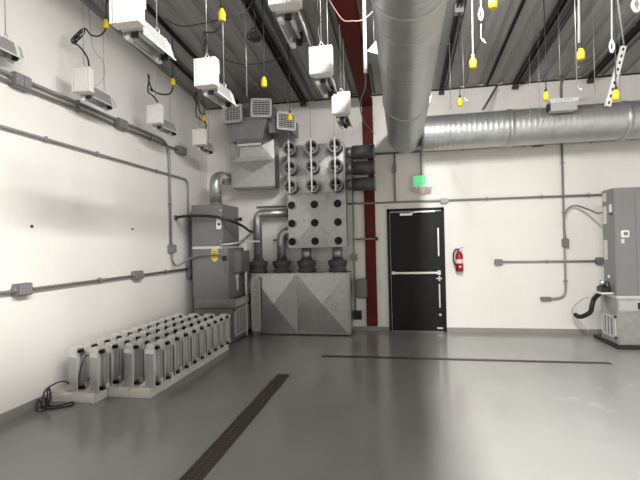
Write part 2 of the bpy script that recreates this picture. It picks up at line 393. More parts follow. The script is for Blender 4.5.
def grille_x(parent, x, y0, y1, z0, z1, nbar, sx, m='silverpaint', name='return_grille', hb=0):
    bm = new(); e = .03; a, b = x, x + sx * .016
    box(bm, (a, y0, z0), (b, y0 + e, z1)); box(bm, (a, y1 - e, z0), (b, y1, z1)); box(bm, (a, y0, z0), (b, y1, z0 + e)); box(bm, (a, y0, z1 - e), (b, y1, z1))
    for k in range(nbar):
        c = y0 + e + (y1 - y0 - 2 * e) * (k + .5) / nbar; box(bm, (a, c - .008, z0), (x + sx * .012, c + .008, z1))
    g = obj(name, bm, m, parent)
    bm = new(); box(bm, (x + sx * .001, y0 + e, z0 + e), (x + sx * .004, y1 - e, z1 - e)); obj('mesh_screen', bm, 'galv_dark', g)
    return g

# ------------------------------------------------------------------ air handler in the left corner
FX0, FY0, FY1 = -3.30, 6.55, 7.25
t = thing('air_handler', 'tall grey air handler cabinet in the left corner with a yellow label', 'air handler', (-2.95, 6.9, 0))
bm = new(); box(bm, (FX0 + .01, FY0 + .03, .02), (-2.64, FY1 + .1, .54), .004); obj('base_plenum', bm, 'steel_paint', t)
bm = new(); box(bm, (FX0 + .02, FY0 - .005, .55), (-2.60, FY1 + .04, .70), .008); fr = obj('base_band', bm, 'galv_dark', t)
bm = new(); box(bm, (FX0 + .05, FY0 - .010, .565), (-2.68, FY0 - .004, .625)); obj('filter_slot', bm, 'steel_paint', fr)
bm = new(); box(bm, (-2.60, FY0 + .03, .57), (-2.596, FY1 - .05, .685)); obj('filter_door', bm, 'grille', fr)
grille_x(t, -2.64, FY0 + .07, FY1 + .08, .09, .52, 9, 1)
bm = new(); box(bm, (FX0, FY0, .70), (-2.69, FY1, 1.50), .008); obj('lower_cabinet', bm, 'steel_paint', t)
bm = new(); box(bm, (FX0, FY0, 1.53), (-2.77, FY1, 2.20), .008); obj('upper_cabinet', bm, 'steel_paint', t)
bm = new(); box(bm, (FX0 + .004, FY0 - .004, 1.495), (-2.78, FY1 - .01, 1.535)); o = obj('joint_strip', bm, 'silverpaint', t); o['label'] = 'pale metal strip between upper and lower cabinet'
bm = new(); box(bm, (-2.69, FY0 + .22, 1.10), (-2.57, FY1 - .05, 1.45), .006); cb = obj('burner_box', bm, 'steel_paint', t)
bm = new()
for k in range(6): box(bm, (-2.575, FY0 + .26, 1.14 + k * .05), (-2.562, FY1 - .09, 1.16 + k * .05))
obj('louver', bm, 'galv_dark', cb)
bm = new()
for k in range(8):
    a = PI * k / 7
loft(bm, [[(-2.915 + .062 * math.cos(a), y, 1.405 + .115 * max(-1, min(.8, math.sin(a)))) for a in [2 * PI * k / 20 for k in range(20)]] for y in (FY0 - .004, FY0 - .001)])
yl = obj('warning_label', bm, 'yellowlabel', t); yl['label'] = 'yellow oval warning label'
bm = new()
for z in (1.45, 1.42, 1.38, 1.35): box(bm, (-2.955, FY0 - .0052, z - .005), (-2.875, FY0 - .0038, z + .005))
obj('label_print', bm, 'grate', yl)
bm = new(); box(bm, (-2.87, FY0 - .035, 1.80), (-2.79, FY0 - .001, 1.97), .01); th = obj('switch_box', bm, 'whiteplastic', t); th['label'] = 'white switch box with a black dial'
bm = new(); tube(bm, [(-2.815, FY0 - .045, 1.88), (-2.815, FY0 - .034, 1.88)], .022, 12); obj('dial', bm, 'black', th)
bm = new(); tube(bm, spline([(-2.83, FY0 - .02, 1.80), (-2.84, FY0 - .025, 1.68), (-2.81, FY0 - .02, 1.58), (-2.78, FY0 - .02, 1.32), (-2.74, FY0 - .02, 1.12)]), .008, 6); obj('control_wire', bm, 'galv_dark', t)
bm = new(); box(bm, (-2.78, FY0 - .03, 1.30), (-2.715, FY0 - .001, 1.38), .004); obj('relay_box', bm, 'black', t)
bm = new(); box(bm, (-2.69, FY0 + .32, .80), (-2.687, FY0 + .42, 1.06)); obj('rating_label', bm, 'paper', t)
bm = new(); box(bm, (-2.69, FY0 + .30, 1.0), (-2.67, FY0 + .40, 1.07), .003); obj('side_switch', bm, 'whiteplastic', t)
bm = new(); tube(bm, [(-2.77, FY0 + .55, 1.98), (-2.67, FY0 + .55, 1.98)], .015, 10); box(bm, (-2.70, FY0 + .52, 1.95), (-2.66, FY0 + .58, 2.01)); obj('gas_valve', bm, 'black', t)
bm = new()
for x, z in ((-2.80, 2.1), (-2.82, 1.62)): tube(bm, [(x, FY0 - .006, z), (x, FY0 + .001, z)], .014, 10)
obj('panel_screw', bm, 'chrome', t)
# flue
t2 = thing('flue_pipe', 'shiny round flue pipe rising from the corner air handler into the wall', 'flue pipe', (-3.02, 6.88, 2.2))
bm = new(); pts = bend((-3.02, 6.88, 2.2), (-3.02, 6.88, 2.69), (-2.80, 7.69, 2.70), .14, 6); tube(bm, pts, .098, 28); obj('pipe', bm, 'galv', t2)
bm = new()
for z in (2.23, 2.42): tube(bm, [(-3.02, 6.88, z), (-3.02, 6.88, z + .02)], .104, 28)
a, b = pts[-3], pts[-2]; tube(bm, [b, b + (Vector(pts[-1]) - b).normalized() * .03], .107, 28)
obj('joint_band', bm, 'galv', t2)
bm = new(); tube(bm, spline([(-3.53, 6.47, 2.0), (-3.35, 6.40, 2.015), (-3.0, 6.42, 2.01), (-2.75, 6.46, 1.97), (-2.58, 6.62, 1.90), (-2.56, 6.95, 1.84), (-2.64, 7.35, 1.80), (-2.68, 7.69, 1.78)]), .022, 12)
tag(obj('insulated_line', bm, 'black'), 'thick black insulated line arching across the corner air handler', 'hose')
bm = new(); tube(bm, [(-3.54, 6.47, 2.0), (-3.515, 6.47, 2.0)], .045, 14); tag(obj('wall_flange', bm, 'galv_dark'), 'round wall flange where the thick black line leaves the left wall', 'flange')

# grey cabinet partly hidden between air handler and wall
t3 = thing('sheet_metal_riser', 'narrow dark sheet metal riser squeezed between air handler and left wall', 'duct', (-3.42, 7.1, 0))
bm = new(); box(bm, (-3.52, 6.98, .10), (-3.32, 7.5, 2.12)); obj('riser_body', bm, 'galv_dark', t3)
bm = new(); box(bm, (-3.53, 6.97, 1.2), (-3.31, 7.505, 1.24)); box(bm, (-3.53, 6.97, 2.08), (-3.31, 7.505, 2.12)); obj('riser_seam', bm, 'galv_dark', t3)

# ------------------------------------------------------------------ big return plenum on the floor
PX0, PXM, PX1, PY = -2.56, -1.765, -.865, 7.25
t = thing('floor_plenum', 'long low galvanised plenum box with cross-creased front standing on floor', 'plenum', (-1.7, 7.45, 0))
bm = new(); box(bm, (PX0, PY, .02), (PX1, YB - .03, 1.045)); obj('plenum_body', bm, 'galv', t)
bm = new(); crossbreak(bm, PX0 + .01, PXM - .006, .035, 1.035, PY - .002, .055); obj('left_panel', bm, 'galv', t)
bm = new(); crossbreak(bm, PXM + .006, PX1 - .03, .035, 1.035, PY - .002, .055); obj('right_panel', bm, 'galv', t)
bm = new(); box(bm, (PX1 - .028, PY - .02, .02), (PX1 + .012, PY + .02, 1.05)); box(bm, (PX0 - .01, PY - .01, 1.03), (PX1 + .01, PY + .01, 1.05)); obj('corner_flange', bm, 'galv', t)
bm = new(); box(bm, (PX0 + .02, PY + .04, 0), (PX1 - .02, YB - .05, .02)); obj('base_rail', bm, 'dark', t)
bm = new(); tube(bm, [(PXM + .03, PY - .02, .50), (PXM + .03, PY - .002, .50)], .012, 10); obj('test_port', bm, 'paper', t)
# boots and risers
BY = 7.46
def boot(bm, x):
    tube(bm, [(x, BY, 1.047), (x, BY, 1.10), (x, BY, 1.105), (x, BY, 1.14), (x, BY, 1.20), (x, BY, 1.245), (x, BY, 1.262), (x, BY, 1.30)], .1, 28, True, [.155, .155, .125, .145, .163, .165, .10, .092])
def riser(label, path, r, bootx):
    t = thing('round_riser', label, 'duct', (bootx, BY, 1.05))
    bm = new(); boot(bm, bootx); o = obj('boot', bm, 'blackduct', t)
    bm = new(); tube(bm, path, r, 24); obj('pipe', bm, 'galv', t, False)
    bm = new()
    tube(bm, [(bootx, BY, 1.40), (bootx, BY, 1.415)], r + .006, 24)
    obj('joint_band', bm, 'galv', t)
riser('tallest bent round duct leaving the plenum, leftmost of the four', bend((-2.50, BY, 1.26), (-2.50, BY, 2.09), (-1.865, BY, 2.09), .12), .076, -2.50)
riser('shorter bent round duct beside the tallest one', bend((-2.07, BY, 1.26), (-2.07, BY, 1.76), (-1.865, BY, 1.76), .16), .084, -2.07)
riser('straight round duct under the left half of the hanging manifold box', [(-1.625, BY, 1.26), (-1.625, BY, 1.47)], .085, -1.625)
riser('straight round duct under the right half of the hanging manifold box', [(-1.085, BY, 1.26), (-1.085, BY, 1.47)], .085, -1.085)

# ------------------------------------------------------------------ hanging manifold box
MX0, MX1, MY, MZ0, MZ1, MZM = -1.87, -.91, 7.20, 1.475, 3.20, 2.40
t = thing('manifold_box', 'tall galvanised manifold box with nine collars above nine round holes', 'manifold', (-1.36, 7.4, MZ0))
bm = new(); box(bm, (MX0, MY, MZ0), (MX1, 7.56, MZ1)); obj('manifold_body', bm, 'galv', t)
bm = new(); crossbreak(bm, MX0 + .005, MX1 - .005, MZM + .006, MZ1 - .005, MY - .001, .03); obj('upper_panel', bm, 'galv', t)
bm = new(); crossbreak(bm, MX0 + .005, MX1 - .005, MZ0 + .005, MZM - .006, MY - .001, .03); obj('lower_panel', bm, 'galv', t)
bm = new(); box(bm, (MX1 - .005, MY - .015, MZ0), (MX1 + .02, MY + .02, MZ1)); box(bm, (MX0, MY - .01, MZM - .01), (MX1, MY + .01, MZM + .01)); obj('corner_flange', bm, 'galv', t)
for i, x in enumerate((-1.80, -1.41, -1.02)):
    for z in (2.19, 1.885, 1.58):
        bm = new(); pipe(bm, [(x, MY - .045, z), (x, MY + .01, z)], .074, .066, 24); o = obj('round_hole', bm, 'galv', t)
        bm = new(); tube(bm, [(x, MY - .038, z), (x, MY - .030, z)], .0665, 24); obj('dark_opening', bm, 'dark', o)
for x in (-1.77, -1.40, -1.015):
    for z in (3.105, 2.79, 2.48):
        bm = new(); pipe(bm, [(x, MY - .235, z), (x, MY + .01, z)], .105, .078, 28); o = obj('collar', bm, 'blackduct', t)
        bm = new(); pipe(bm, [(x, MY - .25, z), (x, MY - .20, z)], .112, .092, 28); obj('collar_rim', bm, 'galv_dark', o)
        bm = new(); tube(bm, [(x, MY - .15, z), (x, MY - .146, z)], .079, 24); obj('damper_blade', bm, 'dark', o)
        bm = new(); tube(bm, [(x + .02, MY - .20, z - .03), (x + .02, MY - .15, z - .03)], .022, 10); bar(bm, (x - .078, MY - .16, z), (x + .078, MY - .16, z), .008, .008); obj('damper_hub', bm, 'galv', o)
    bm = new(); box(bm, (x - .014, MY - .262, 2.37), (x + .012, MY - .251, 3.24)); o = obj('support_strap', bm, 'silverpaint', t)
    bm = new(); tube(bm, [(x, MY - .256, 3.24), (x, MY - .256, zc(MY - .256) - .002)], .004, 6); obj('strap_wire', bm, 'wire', o)
for i, (z, w) in enumerate(((3.05, 'top'), (2.785, 'middle'), (2.515, 'bottom'))):
    t = thing('side_duct', 'short dark round duct on right side of manifold, %s of three' % w, 'duct', (-.83, 7.32, z), 'dark ducts beside the manifold')
    bm = new(); tube(bm, [(-.88, 7.33, z), (-.77, 7.33, z)], .09, 24); obj('neck', bm, 'galv_dark', t)
    bm = new(); tube(bm, [(-.775, 7.33, z), (-.41, 7.33, z)], .112, 28); obj('sleeve', bm, 'blackduct', t)
    bm = new(); tube(bm, [(-.43, 7.33, z), (-.405, 7.33, z)], .119, 28); obj('end_ring', bm, 'galv_dark', t)
for z, w in ((2.92, 'upper'), (2.67, 'lower')):
    bm = new(); box(bm, (-.75, 7.42, z - .045), (-.53, 7.46, z + .045)); tag(obj('hanger_plate', bm, 'galv'), 'small grey plate between the dark side ducts, %s of two' % w, 'plate')

# ------------------------------------------------------------------ hopper air box with grilles
t = thing('supply_air_box', 'galvanised supply air box with tapered mouth and grille heads above corner air handler', 'air box', (-2.44, 7.35, 2.5))
HX0, HX1, HY = -2.83, -2.06, 7.10
bm = new(); box(bm, (HX0, HY, 2.52), (HX1, 7.38, 3.30)); obj('air_box_body', bm, 'galv', t)
bm = new(); crossbreak(bm, HX0 + .01, HX1 - .01, 2.53, 2.96, HY - .001, .035); obj('lower_panel', bm, 'galv', t)
bm = new(); loft(bm, [[(HX0 + .005, HY, 2.97), (HX1 - .005, HY, 2.97), (HX1 - .005, HY, 3.3), (HX0 + .005, HY, 3.3)], [(-2.66, HY - .02, 3.03), (-2.25, HY - .02, 3.03), (-2.27, HY - .045, 3.20), (-2.63, HY - .045, 3.20)]]); obj('transition', bm, 'galv', t)
bm = new(); ht = HY - .30
loft(bm, [[(-2.65, HY - .10, 3.22), (-2.26, HY - .10, 3.22), (-2.26, HY + .20, 3.22), (-2.65, HY + .20, 3.22)], [(-2.70, HY - .16, 3.30), (-2.21, HY - .16, 3.30), (-2.21, 7.36, 3.30), (-2.70, 7.36, 3.30)], [(-2.84, ht, 3.62), (-2.07, ht, 3.62), (-2.07, 7.4, 3.62), (-2.84, 7.4, 3.62)]])
obj('hopper', bm, 'galv_dark', t)
bm = new(); box(bm, (-2.66, HY - .125, 3.195), (-2.25, HY - .09, 3.23)); obj('hopper_lip', bm, 'silverpaint', t)
bm = new(); box(bm, (HX0 + .02, HY + .03, 2.50), (HX1 - .02, 7.36, 2.52)); obj('drain_pan', bm, 'galv_dark', t)
bm = new(); box(bm, (-2.80, HY - .12, 3.62), (-2.10, YB - .1, 3.90)); hd = obj('head_box', bm, 'galv_dark', t)
def register(cx, cz, w, h, y, rz, tilt):
    """a grille head: short box, face frame and louvers, turned about z and tilted in its own plane"""
    Rm = Matrix.Translation((cx, y, cz)) @ Matrix.Rotation(rz, 4, 'Z') @ Matrix.Rotation(tilt, 4, 'Y')
    bm = new(); box(bm, (-w / 2 + .02, .0, -h / 2 + .02), (w / 2 - .02, .22, h / 2 - .02)); bmesh.ops.transform(bm, matrix=Rm, verts=bm.verts); o = obj('register_box', bm, 'galv_dark', t)
    bm = new(); e = .03
    for a, b in (((-w / 2, -.02, -h / 2), (-w / 2 + e, .01, h / 2)), ((w / 2 - e, -.02, -h / 2), (w / 2, .01, h / 2)), ((-w / 2, -.02, -h / 2), (w / 2, .01, -h / 2 + e)), ((-w / 2, -.02, h / 2 - e), (w / 2, .01, h / 2))): box(bm, a, b)
    bmesh.ops.transform(bm, matrix=Rm, verts=bm.verts); obj('face_frame', bm, 'grille', o)
    bm = new(); box(bm, (-w / 2 + e, -.002, -h / 2 + e), (w / 2 - e, .0, h / 2 - e)); bmesh.ops.transform(bm, matrix=Rm, verts=bm.verts); obj('dark_backing', bm, 'dark', o)
    bm = new()
    for k in range(7):
        z = -h / 2 + e + (h - 2 * e) * (k + .5) / 7; bar(bm, (-w / 2 + e, -.010, z), (w / 2 - e, -.010, z), .014, .006, side=(0, .6, -.8))
    for k in range(5):
        x = -w / 2 + e + (w - 2 * e) * (k + .5) / 5; box(bm, (x - .003, -.016, -h / 2 + e), (x + .003, -.012, h / 2 - e))
    bmesh.ops.transform(bm, matrix=Rm, verts=bm.verts); obj('louvers', bm, 'grille', o)
register(-2.635, 3.67, .325, .29, 6.74, math.radians(-4), 0)
register(-2.155, 3.725, .335, .30, 6.74, math.radians(9), math.radians(2))
register(-1.79, 3.53, .32, .29, 6.90, math.radians(30), math.radians(2))
bm = new(); box(bm, (-2.11, 6.98, 3.38), (-1.72, 7.45, 3.62)); obj('side_head', bm, 'galv_dark', t)

# ------------------------------------------------------------------ small pieces round the plenum
t = thing('wire_rack_panel', 'white gridded panel leaning on the left end of floor plenum', 'grid panel', (-2.46, 7.17, 0))
bm = new(); x0, x1, z0, z1 = -2.545, -2.385, .075, .985
for k in range(2): box(bm, (x0 + k * (x1 - x0 - .02), 7.165, z0), (x0 + .02 + k * (x1 - x0 - .02), 7.185, z1))
for z in (z0, z1 - .02): box(bm, (x0, 7.165, z), (x1, 7.185, z + .02))
obj('rim', bm, 'silverpaint', t)
bm = new()
for k in range(1, 9): z = z0 + (z1 - z0) * k / 9; box(bm, (x0, 7.17, z - .005), (x1, 7.18, z + .005))
for k in range(1, 3): x = x0 + (x1 - x0) * k / 3; box(bm, (x - .004, 7.17, z0), (x + .004, 7.18, z1))
obj('wire_grid', bm, 'silverpaint', t)
bm = new(); box(bm, (x0 + .01, 7.184, z0 + .01), (x1 - .01, 7.19, z1 - .01)); obj('backing_sheet', bm, 'grille', t)
bm = new(); box(bm, (x0 + .02, 7.168, 0), (x1 - .02, 7.188, z0)); obj('foot', bm, 'galv_dark', t)
bm = new(); tube(bm, [(-2.615, 7.12, .012), (-2.615, 7.12, 1.62)], .017, 12); tube(bm, [(-2.615, 7.12, 1.60), (-2.36, 7.14, 1.60)], .014, 10); tube(bm, [(-2.615, 7.12, 1.60), (-2.64, 6.53, 1.565), (-2.80, 6.53, 1.555)], .010, 8)
tag(obj('drain_pipe', bm, 'whiteplastic'), 'thin white drain pipe standing between air handler and floor plenum', 'pipe')
bm = new(); tube(bm, [(-2.28, 7.66, 1.62), (-1.87, 7.66, 1.62)], .012, 8); tag(obj('gas_line', bm, 'black'), 'thin black pipe on back wall behind the bent round ducts', 'pipe')

# ------------------------------------------------------------------ conduits
def conduit(label, path, r=.016, straps=(), m='conduit', group=None, name='conduit', strapn=None):
    t = thing(name, label, 'conduit', path[0], group)
    bm = new(); tube(bm, path, r, 10); obj('tube', bm, m, t)
    for p, ax in straps:
        p = Vector(p); bm = new(); e = r + .002
        if ax == 'x': box(bm, p - Vector((.010, e, e * 1.6)), p + Vector((.010, e, e * 1.6)), .002)
        elif ax == 'y': box(bm, p - Vector((e, .010, e * 1.6)), p + Vector((e, .010, e * 1.6)), .002)
        elif ax == 'zl': box(bm, p - Vector((e, e * 1.6, .010)), p + Vector((e, e * 1.6, .010)), .002)
        else: box(bm, p - Vector((e * 1.6, e, .010)), p + Vector((e * 1.6, e, .010)), .002)
        obj('strap', bm, m, t)
    return t
def jbox(label, a, b, hubs=(), name='junction_box', m='box'):
    a, b = Vector(a), Vector(b); t = thing(name, label, 'junction box', ((a + b) / 2))
    bm = new(); box(bm, a, b, .008); obj('housing', bm, m, t)
    for p, q, r in hubs:
        bm = new(); tube(bm, [p, q], r, 12); obj('hub', bm, m, t)
    return t
def cover_x(t, x, y0, y1, z0, z1, m='conduit'):
    bm = new(); box(bm, (x, y0, z0), (x + .006, y1, z1), .002); o = obj('cover', bm, m, t)
    bm = new()
    for y, z in ((y0 + .012, (z0 + z1) / 2), (y1 - .012, (z0 + z1) / 2)): tube(bm, [(x + .005, y, z), (x + .009, y, z)], .006, 8)
    obj('cover_screw', bm, 'chrome', o)
CX = XL + .035
conduit('upper of the paired grey conduits high on left wall, bending down', bend((CX, YF + .1, 3.165), (CX, 6.27, 3.165), (CX, 6.27, 1.57), .28, 9), .019, [((CX, 4.32, 3.165), 'y'), ((CX, 2.6, 3.165), 'y'), ((CX, 6.27, 2.2), 'zl')])
conduit('lower of the paired grey conduits high on left wall, running straight', [(CX, YF + .1, 3.095), (CX, 6.52, 3.095)], .017, [((CX, 4.32, 3.095), 'y'), ((CX, 5.75, 3.095), 'y')])
conduit('thin grey conduit at mid height on left wall, bending down behind the air handler', bend((CX, YF + .1, 2.66), (CX, 6.86, 2.66), (CX, 6.86, 1.30), .14, 7), .014, [((CX, 3.86, 2.66), 'y'), ((CX, 4.62, 2.66), 'y'), ((CX, 5.9, 2.66), 'y')])
conduit('lowest grey conduit on left wall with two outlet boxes', [(CX, YF + .1, 1.175), (CX, 6.8, 1.165)], .017, [((CX, 4.62, 1.17), 'y'), ((CX, 6.1, 1.168), 'y')])
t = jbox('first double box on the paired conduits, near the picture edge', (XL, 3.46, 3.065), (XL + .085, 3.65, 3.195)); cover_x(t, XL + .085, 3.56, 3.64, 3.075, 3.185); cover_x(t, XL + .085, 3.47, 3.55, 3.075, 3.185)
t = jbox('second double box on the paired conduits, halfway along left wall', (XL, 4.98, 3.065), (XL + .08, 5.17, 3.19)); cover_x(t, XL + .08, 5.08, 5.16, 3.075, 3.18); cover_x(t, XL + .08, 4.99, 5.07, 3.075, 3.18)
t = jbox('end box on the lower paired conduit beyond the bend', (XL, 6.50, 3.04), (XL + .09, 6.74, 3.16)); cover_x(t, XL + .09, 6.51, 6.73, 3.05, 3.15)
t = jbox('outlet box on the lowest conduit near left picture edge', (XL, 3.46, 1.12), (XL + .075, 3.63, 1.235), [((XL + .035, 3.44, 1.175), (XL + .035, 3.65, 1.175), .026)]); cover_x(t, XL + .075, 3.47, 3.62, 1.13, 1.225)
t = jbox('outlet box on the lowest conduit halfway to the corner', (XL, 5.28, 1.115), (XL + .075, 5.46, 1.23), [((XL + .035, 5.26, 1.172), (XL + .035, 5.48, 1.172), .026)]); cover_x(t, XL + .075, 5.29, 5.45, 1.125, 1.22)
t = jbox('box at the end of the lowest conduit behind the air handler', (XL, 6.78, 1.02), (XL + .08, 6.92, 1.31)); cover_x(t, XL + .08, 6.79, 6.91, 1.04, 1.29)
t = jbox('box under the bent conduit on left wall above the flexible whip', (XL, 6.21, 1.45), (XL + .085, 6.35, 1.575), [((CX, 6.28, 1.57), (CX, 6.28, 1.60), .026)]); cover_x(t, XL + .085, 6.22, 6.34, 1.46, 1.565)
bm = new(); tube(bm, spline([(XL + .04, 6.28, 1.45), (XL + .045, 6.28, 1.34), (XL + .07, 6.33, 1.25), (XL + .14, 6.38, 1.27), (XL + .28, 6.44, 1.36), (-3.1, 6.49, 1.40), (-2.72, 6.52, 1.39)]), .014, 8)
tag(obj('flexible_whip', bm, 'galv_dark'), 'grey flexible cable looping from left wall box across air handler front', 'cable')
for y, z, w in ((3.70, 1.775, 'nearer the picture edge'), (5.33, 1.79, 'nearer the corner')):
    bm = new(); tube(bm, [(XL, y, z), (XL + .012, y, z)], .014, 10); tag(obj('wall_bolt', bm, 'dark'), 'small black bolt head on blank left wall, %s' % w, 'bolt')

CY = YB - .035
conduit('long grey conduit across back wall above the black door', [(-2.58, CY, 2.225), (3.4, CY, 2.213)], .017, [((1.40, CY, 2.218), 'x'), ((2.95, CY, 2.215), 'x'), ((2.25, CY, 2.216), 'x')])
conduit('high grey conduit on back wall just below the horizontal duct', [(-.43, CY, 3.065), (XR - .05, CY, 3.07)], .017, [((1.05, CY, 3.066), 'x'), ((3.0, CY, 3.068), 'x'), ((2.0, CY, 3.066), 'x')])
conduit('short upright conduit joining two levels left of exit sign', [(-.085, CY, 3.06), (-.095, CY, 2.225)], .017)
jbox('coupling on the short upright conduit left of exit sign', (-.125, YB - .075, 2.73), (-.06, YB, 2.86))
jbox('dark fitting on the high conduit under the duct', (2.12, YB - .085, 3.03), (2.29, YB, 3.095))
jbox('small grey box on the conduit above right corner of the door', (.66, YB - .07, 2.17), (.775, YB, 2.255), m='conduit')
conduit('tall upright conduit on back wall right of the extinguisher, curving left at bottom', bend((2.57, CY, 3.06), (2.57, CY, .58), (2.33, CY, .565), .14, 6), .017, [((2.57, CY, 2.75), 'z'), ((2.57, CY, 1.95), 'z'), ((2.57, CY, .85), 'z')])
jbox('box at the lower curved end of the tall upright conduit', (2.19, YB - .07, .535), (2.35, YB, .595))
jbox('box on the tall upright conduit below the cable loop', (2.535, YB - .09, 1.40), (2.625, YB, 1.53))
conduit('short level conduit at waist height right of the door', [(1.60, CY, 1.172), (3.08, CY, 1.165)], .015, [((2.3, CY, 1.169), 'x')])
jbox('left end box of the waist high conduit', (1.50, YB - .075, 1.12), (1.62, YB, 1.215))
jbox('right end box of the waist high conduit beside the air handler', (3.02, YB - .08, 1.11), (3.14, YB, 1.22))
bm = new(); tube(bm, spline([(2.585, YB - .05, 1.53), (2.565, YB - .06, 1.78), (2.60, YB - .07, 1.98), (2.72, YB - .1, 2.05), (2.86, YB - .25, 1.97), (2.90, YB - .45, 1.90), (2.93, YB - .63, 1.915)]), .014, 8)
tag(obj('flexible_whip', bm, 'galv_dark'), 'grey flexible cable looping from tall conduit to right air handler', 'cable')
conduit('short level conduit left of the door reaching past the red column', [(-.845, YB - .06, 1.60), (-.43, YB - .06, 1.60)], .015)
jbox('black box ending the short conduit beside the red column', (-.44, YB - .09, 1.57), (-.40, YB - .002, 1.63), m='blackplastic')
conduit('upright conduit along right edge of the plenum and manifold', [(-.815, YB - .10, .37), (-.81, YB - .10, 3.2)], .016, [((-.81, YB - .10, 1.35), 'z')])
jbox('round fitting on the conduit beside the plenum top', (-.86, YB - .15, 1.23), (-.77, YB, 1.34))
t = thing('disconnect_box', 'grey rounded disconnect box on back wall left of the red column', 'electrical box', (-.70, YB, .745))
bm = new(); box(bm, (-.80, YB - .09, .57), (-.605, YB - .036, .91), .02); obj('housing', bm, 'runit', t)
bm = new(); box(bm, (-.785, YB - .098, .60), (-.62, YB - .088, .89), .004); obj('cover', bm, 'runit', t)
t = thing('wall_outlet', 'black square outlet low on back wall beside the plenum', 'outlet', (-.79, YB, .275))
bm = new(); box(bm, (-.855, YB - .06, .20), (-.71, YB, .355), .006); obj('housing', bm, 'blackplastic', t)
bm = new(); box(bm, (-.835, YB - .066, .22), (-.73, YB - .058, .335), .003); obj('cover', bm, 'black', t)

# ------------------------------------------------------------------ exit sign, extinguisher
t = thing('exit_sign', 'lit green exit sign with twin lamps hanging above the black door', 'exit sign', (.36, YB - .06, 2.36))
bm = new(); tube(bm, [(.355, YB - .05, 3.06), (.355, YB - .05, 2.655)], .012, 10); obj('stem', bm, 'conduit', t)
bm = new(); box(bm, (.195, YB - .085, 2.43), (.53, YB - .02, 2.665), .02); obj('housing', bm, 'whiteplastic', t)
bm = new(); box(bm, (.215, YB - .092, 2.455), (.51, YB - .084, 2.648), .004); fa = obj('lit_face', bm, 'palegreen', t)
bm = new(); box(bm, (.235, YB - .0945, 2.49), (.415, YB - .0915, 2.635)); obj('lit_panel', bm, 'greenlit', fa)
cu = bpy.data.curves.new('exit_lettering', 'FONT'); cu.body = 'EXIT'; cu.size = .085; cu.extrude = .0006; cu.align_x = 'CENTER'; cu.align_y = 'CENTER'
to = bpy.data.objects.new('tmp_text', cu); COL.objects.link(to)
dg = bpy.context.evaluated_depsgraph_get(); me = bpy.data.meshes.new_from_object(to.evaluated_get(dg)); bpy.data.objects.remove(to)
lo = bpy.data.objects.new('exit_lettering', me); COL.objects.link(lo); me.materials.clear(); me.materials.append(M['palegreen'])
lo.parent = fa; lo.rotation_euler = (PI / 2, 0, 0); lo.location = Vector((.325, YB - .0955, 2.562)) - ORG[t.name]; lo.scale = (.75, 1.2, 1)
for x in (.27, .455):
    bm = new(); tube(bm, spline([(x, YB - .07, 2.44), (x, YB - .09, 2.42), (x, YB - .115, 2.39)], 4), .045, 16, True, [.03] * 4 + [.045] * 4 + [.05]); obj('lamp_head', bm, 'clear', t)
bm = new(); box(bm, (.205, YB - .09, 2.35), (.52, YB - .03, 2.435), .025); tube(bm, [(.36, YB - .06, 2.33), (.36, YB - .06, 2.36)], .02, 12); obj('lamp_tray', bm, 'clear', t)
t = thing('fire_extinguisher', 'red fire extinguisher hung on back wall right of the door', 'fire extinguisher', (.93, YB - .08, 1.03))
bm = new(); tube(bm, [(.935, YB - .085, 1.02), (.935, YB - .085, 1.035), (.935, YB - .085, 1.28), (.935, YB - .085, 1.325), (.935, YB - .085, 1.345), (.935, YB - .085, 1.37)], .06, 24, True, [.052, .064, .064, .05, .028, .024]); obj('cylinder', bm, 'extred', t)
bm = new(); tube(bm, [(.935, YB - .085, 1.16), (.935, YB - .085, 1.225)], .0652, 24, False); obj('instruction_label', bm, 'paper', t)
bm = new(); box(bm, (.922, YB - .152, 1.09), (.955, YB - .148, 1.12)); obj('small_label', bm, 'paper', t)
bm = new(); box(bm, (.925, YB - .10, 1.365), (.945, YB - .07, 1.40)); bar(bm, (.92, YB - .085, 1.40), (1.0, YB - .085, 1.425), .02, .008); bar(bm, (.92, YB - .085, 1.385), (.995, YB - .085, 1.375), .02, .008); obj('handle', bm, 'extred', t)
bm = new(); tube(bm, [(.945, YB - .115, 1.375), (.945, YB - .10, 1.375)], .016, 12); obj('gauge', bm, 'chrome', t)
bm = new(); tube(bm, spline([(.925, YB - .085, 1.385), (.88, YB - .09, 1.39), (.845, YB - .09, 1.32), (.845, YB - .09, 1.22), (.875, YB - .10, 1.13)]), .011, 8); obj('hose', bm, 'black', t)
bm = new(); box(bm, (.92, YB - .02, 1.0), (.95, YB - .001, 1.42)); box(bm, (.90, YB - .03, 1.36), (.97, YB - .018, 1.39)); obj('wall_bracket', bm, 'chrome', t)

# ------------------------------------------------------------------ right air handler
RX0, RX1, RY0, RY1 = 2.885, 3.62, 6.69, 7.40
t = thing('air_handler', 'grey air handler cabinet with thermostat at the right picture edge', 'air handler', (3.25, 7.05, 0))
bm = new(); box(bm, (RX0 - .02, RY0 - .03, 0), (RX1 + .02, RY1 + .03, .055), .006); o = obj('rubber_pad', bm, 'mat', t); o['label'] = 'black rubber pad'
bm = new(); box(bm, (RX0 + .01, RY0 + .01, .055), (RX1 - .01, 7.22, .50), .004); obj('base_plenum', bm, 'galv', t)
bm = new(); box(bm, (RX0 + .005, RY0 - .01, .50), (RX1, 7.20, .695), .004); bd = obj('filter_rack', bm, 'galv', t); bd['label'] = 'bright galvanised filter rack'
bm = new(); box(bm, (RX0 + .02, RY0 - .02, .53), (RX1 - .02, RY0 - .008, .665), .004); fd = obj('filter_door', bm, 'grille', bd)
bm = new(); box(bm, (RX0 + .25, RY0 - .032, .55), (RX0 + .28, RY0 - .018, .64), .004); obj('latch', bm, 'black', fd)
